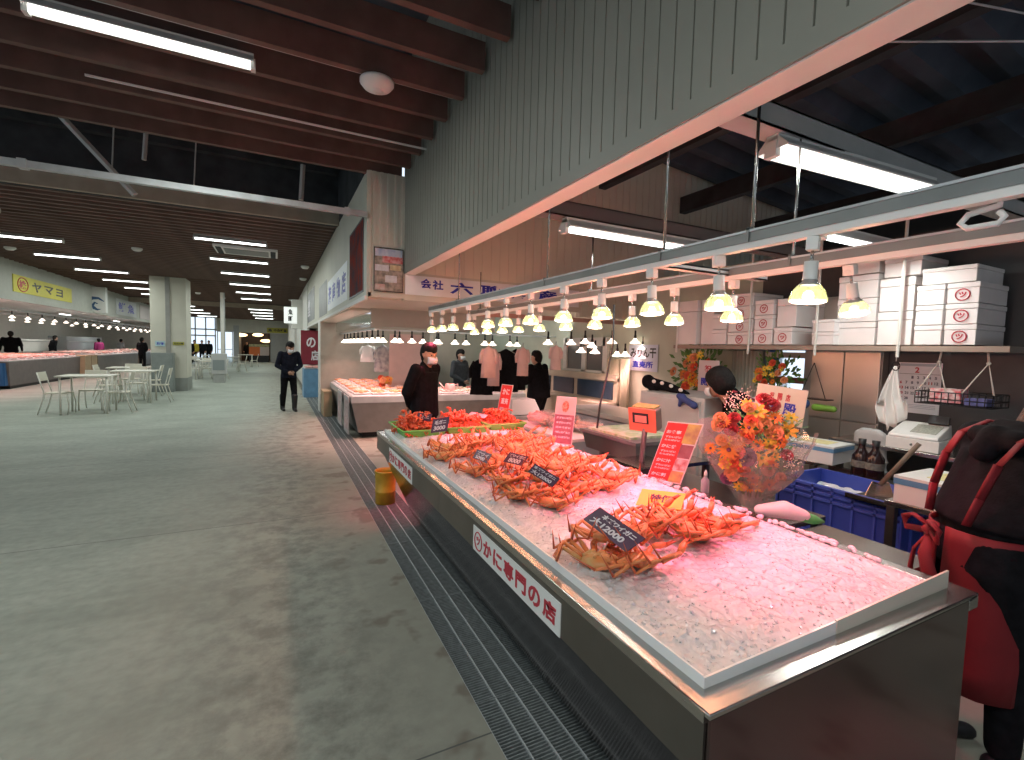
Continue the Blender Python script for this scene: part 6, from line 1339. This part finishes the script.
m = MB(); m.box(-7.33, -7.27, 19.44, 19.9, .12, .80, mat('navy_panel', (.02, .10, .24), .5, var=.05)); m.box(-7.75, -7.3, 19.38, 19.44, .12, .80, mat('navy_panel', (.02, .10, .24))); tag(m.build('blue_sheet', None), 'dark blue sheet on the corner of the nearest left counter', 'sheet')
for i, y in enumerate((25.7, 26.5)):
    t = thing('cardboard_box', '%s brown box between the left counters' % ['nearer', 'farther'][i], 'box', (-7.4, y, 0), 0, 'brown boxes at the left counters'); m = MB(); m.box(-.35, .35, -.36, .36, .10, .86, CB); m.build('body', CB, t); m = MB(); m.box(-.36, .36, -.37, .37, .86, .90, CB); m.build('lid', CB, t); m = MB(); m.box(-.3, .3, -.3, .3, 0, .1, BLACK); m.build('pallet', BLACK, t)
YS = mat('sign_yellow', (.62, .56, .04), .5, var=.04)
a, b = at(14, 297, x=LX+.02), at(72, 302, x=LX+.02)
sign_board('fascia_sign', 'yellow sign with black katakana and a red circled character', 'sign', (LX+.02, a.y, 2.80), (0, b.y-a.y, 0), (0, 0, .46), .02, YS, [('lettering', 'text', '株', .075, .24, .11, .50, REDI), ('lettering', 'ring', .13, .49, .185, REDI, 1.6), ('lettering', 'text', 'ヤ', .27, .2, .15, .6, BLACKI), ('lettering', 'text', 'マ', .47, .24, .16, .52, BLACKI), ('lettering', 'text', 'ヨ', .68, .22, .13, .54, BLACKI)])
a, b = at(84, 312, y=23.2), at(106, 316, y=23.2); c = at(84, 286, y=23.2)
NV = mat('wave_navy', (.03, .09, .20), .5)
wave = [(.0, .32), (.15, .52), (.40, .62), (.70, .60), (.95, .45), (.90, .44), (.66, .52), (.42, .50), (.22, .38), (.10, .30)]; curl = [(.34, .30), (.48, .42), (.66, .36), (.60, .33), (.52, .36), (.46, .26), (.60, .16), (.80, .14), (.60, .08), (.40, .14)]
sign_board('projecting_sign', 'white projecting sign with a dark blue wave emblem', 'sign', a, (b.x-a.x, 0, 0), (0, 0, c.z-a.z), .25, mat('sign_white2', (.66, .67, .64), .5), [('emblem', 'poly', wave, NV), ('emblem', 'poly', curl, NV)])
for i, (ya, yb, col, s_) in enumerate([(26.2, 29.5, (.55, .57, .58), '鮮魚'), (30.2, 33.0, (.52, .45, .43), ''), (34.0, 41.0, (.50, .52, .58), '水産市場')]):
    dr = [('lettering', 'text', ch_, .08+k*.9/max(1, len(s_)), .2, .7/max(1, len(s_)), .6, BLUEI) for k, ch_ in enumerate(s_)]
    sign_board('fascia_sign', ['pale sign with blue figure beyond the wave sign', 'small pinkish sign on the left fascia', 'bluish lettered sign left of the thick pillar'][i], 'sign', (LX+.02, ya, 2.7), (0, yb-ya, 0), (0, 0, .7), .02, mat('fsign%d' % i, col, .5, var=.04), dr)
# lamps, back shelves and people of the left stalls
n = 0
for i, (x, y0, y1, k_) in enumerate([(-6.9, 17, 26, 10), (-8.2, 18, 26, 8), (-6.9, 27, 36, 9), (-8.2, 28, 42, 9)]):
    for k in range(k_):
        hang_small(x, y0+(y1-y0)*k/(k_-1), 2.35, 'hanging lamp of the left stalls, %s in lamp row %s from the aisle' % (nth(k), nth(i)), 'lamps of the left stalls', 45 if k % 3 == 1 else 0, (1, .42, .45) if i < 2 else (1, .75, .68)); sl_ = 0
    m = MB(); m.box(x-.03, x+.03, y0-.3, y1+.3, 2.35, 2.40, GALV); tag(m.build('lamp_rail', GALV), 'lamp rail of the left stalls, %s from the aisle' % nth(i), 'lamp rail', 'lamp rails of the left stalls')
for i, (y0, y1, mt_, lab, h_) in enumerate([(17, 20.5, WHITEP, 'white cabinet', 1.9), (21, 25, FR, 'stainless shelf unit', 2.1), (25.6, 26.2, mat('brown_post', (.12, .06, .03), .6), 'dark brown post', 2.85), (27, 33, WHITEP, 'long white cabinet', 1.5), (35, 41, mat('glass_case', (.45, .48, .50), .2), 'pale display case', 1.7)]):
    t = thing('back_unit', '%s at the back of the left stalls' % lab, 'cabinet', (-10.9, (y0+y1)/2, 0)); m = MB(); m.box(-11.3, -10.5 if h_ < 2.5 else -10.9, y0, y1, 0, h_, mt_); m.build('body', mt_, t, world=True, bevel=.01); m = MB()
    for k in range(3): z = .4+k*.5; m.box(-10.5, -10.46, y0+.1, y1-.1, z, z+.04, GREYP) if h_ < 2.5 else None
    if h_ < 2.5: m.build('shelf_edge', GREYP, t, world=True)
for i, (x, y) in enumerate([(-9.5, 17.0), (-9.0, 22.5), (-9.2, 30.5), (-9.0, 38)]): strip_lamp('stall_lamp', 'tube lamp over the left stalls, %s from us' % nth(i), 'ceiling lamp', (x, y, 2.76), 1.5, 'tube lamps over the left stalls', rz=PI/2, power=32)
person('person', 'person in black at the far left stall, seen from behind', (*at(11, 345, x=-10.1).xy, .12), 0.3, 1.7, mask=False, fat=1.25, vox=.03)
person('person', 'person in dark clothes with a pink strap left of the wave sign', (*at(52, 345, x=-10.1).xy, .1), -.8, 1.62, mask=False, vox=.03, lean=.2)
person('person', 'person in magenta jacket behind the second left counter', (*at(99, 345, x=-9.95).xy, 0), .7, 1.62, mask=False, vox=.03, jacket=mat('magenta_cloth', (.38, .03, .16), .8, var=.1))
person('person', 'person in white clothes behind the second left counter', (*at(121, 345, x=-9.95).xy, 0), -.5, 1.62, mask=False, vox=.03, jacket=mat('white_cloth', (.55, .55, .58), .8, var=.05))
person('person', 'dark coated person standing in the aisle left of the thick pillar', (-6.3, 31.0, 0), -.5, 1.72, mask=False, vox=.03, arms='front')
for i, (u, jk, lab) in enumerate([(190, BLACKC, 'leftmost dark'), (194.5, mat('yellow_coat', (.45, .36, .03), .8), 'yellow-coated'), (202, BLACKC, 'dark, middle of'), (209, BLACKC, 'dark, right of')]):
    q = at(u, 352, y=40.0+i*1.3); person('person', 'distant figure at the glazed entrance, %s the group' % lab if 'of' in lab else 'distant %s figure at the glazed entrance' % lab, (q.x, q.y, 0), random.uniform(2.6, 3.6), 1.7, mask=False, vox=.045, jacket=jk)
# far shop
t = thing('shop_counter', 'orange and white counter of the far shop', 'counter', (-1.2, 45.6, 0)); OR = mat('orange_panel', (.75, .17, .03), .5, emit=.0)
m = MB(); m.box(-2.0, -.5, 45.4, 46, .0, .55, BLACK); m.box(-2.0, -.5, 45.38, 46, 1.3, 1.5, mat('lit_case', (.6, .45, .25), .3, col2=(.25, .35, .15), cscale=8)); m.build('base', BLACK, t, world=True); m = MB(); m.box(-2.0, -1.2, 45.37, 46, .56, 1.28, OR); m.box(-1.19, -.5, 45.37, 46, .56, 1.28, mat('pale_panel', (.62, .50, .46), .5)); m.build('front', OR, t, world=True)
WL = mat('warm_pendant', (1, .75, .4), .4, emit=3, ecol=(1, .72, .38))
for i, (x, z) in enumerate([(-2.55, 2.25), (-1.35, 2.3), (-.75, 1.8)]):
    t = thing('pendant_lamp', 'warm wide pendant lamp of the far shop, %s from the left' % nth(i), 'lamp', (x, 45.9, z), 0, 'pendant lamps of the far shop'); m = MB(); m.ball((0, 0, 0), (.42, .42, .14), WL, 16, 8); m.build('shade', WL, t); m = MB(); m.tube([(0, 0, .12), (0, 0, 2.6-z)], .01, 6, BLACK); m.build('cord', BLACK, t)
person('person', 'dark figure standing in the far shop', (-2.2, 46.4, 0), 3, 1.7, mask=False, vox=.045)
sign_board('fascia_sign', 'yellow sign with black characters over the far shutter', 'sign', (-.65, 44.98, 2.50), (1.6, 0, 0), (0, 0, .42), .03, mat('sign_olive', (.50, .45, .04), .5), [('lettering', 'text', '魚', .05, .2, .2, .6, BLACKI), ('lettering', 'text', '中央鮮魚', .32, .2, .62, .6, BLACKI)])
t = thing('vending_machine', 'pale machine at the thin white post beyond the tables', 'machine', (-2.0, 21.9, 0)); m = MB(); m.box(-.25, .25, -.2, .25, .35, 1.15, mat('machine_white', (.55, .56, .56), .4)); m.build('body', None, t, bevel=.01); m = MB(); m.box(-.2, .2, -.215, -.2, .5, .9, mat('machine_face', (.28, .32, .33), .3)); m.build('front', None, t); m = MB(); m.box(-.2, .2, -.15, .2, 0, .35, GREYP); m.build('stand', GREYP, t)
#WORLD
wd = bpy.data.worlds.new('world'); SC.world = wd; wd.use_nodes = True
bg = wd.node_tree.nodes['Background']; bg.inputs[0].default_value = (.75, .87, 1, 1); bg.inputs[1].default_value = 1.2
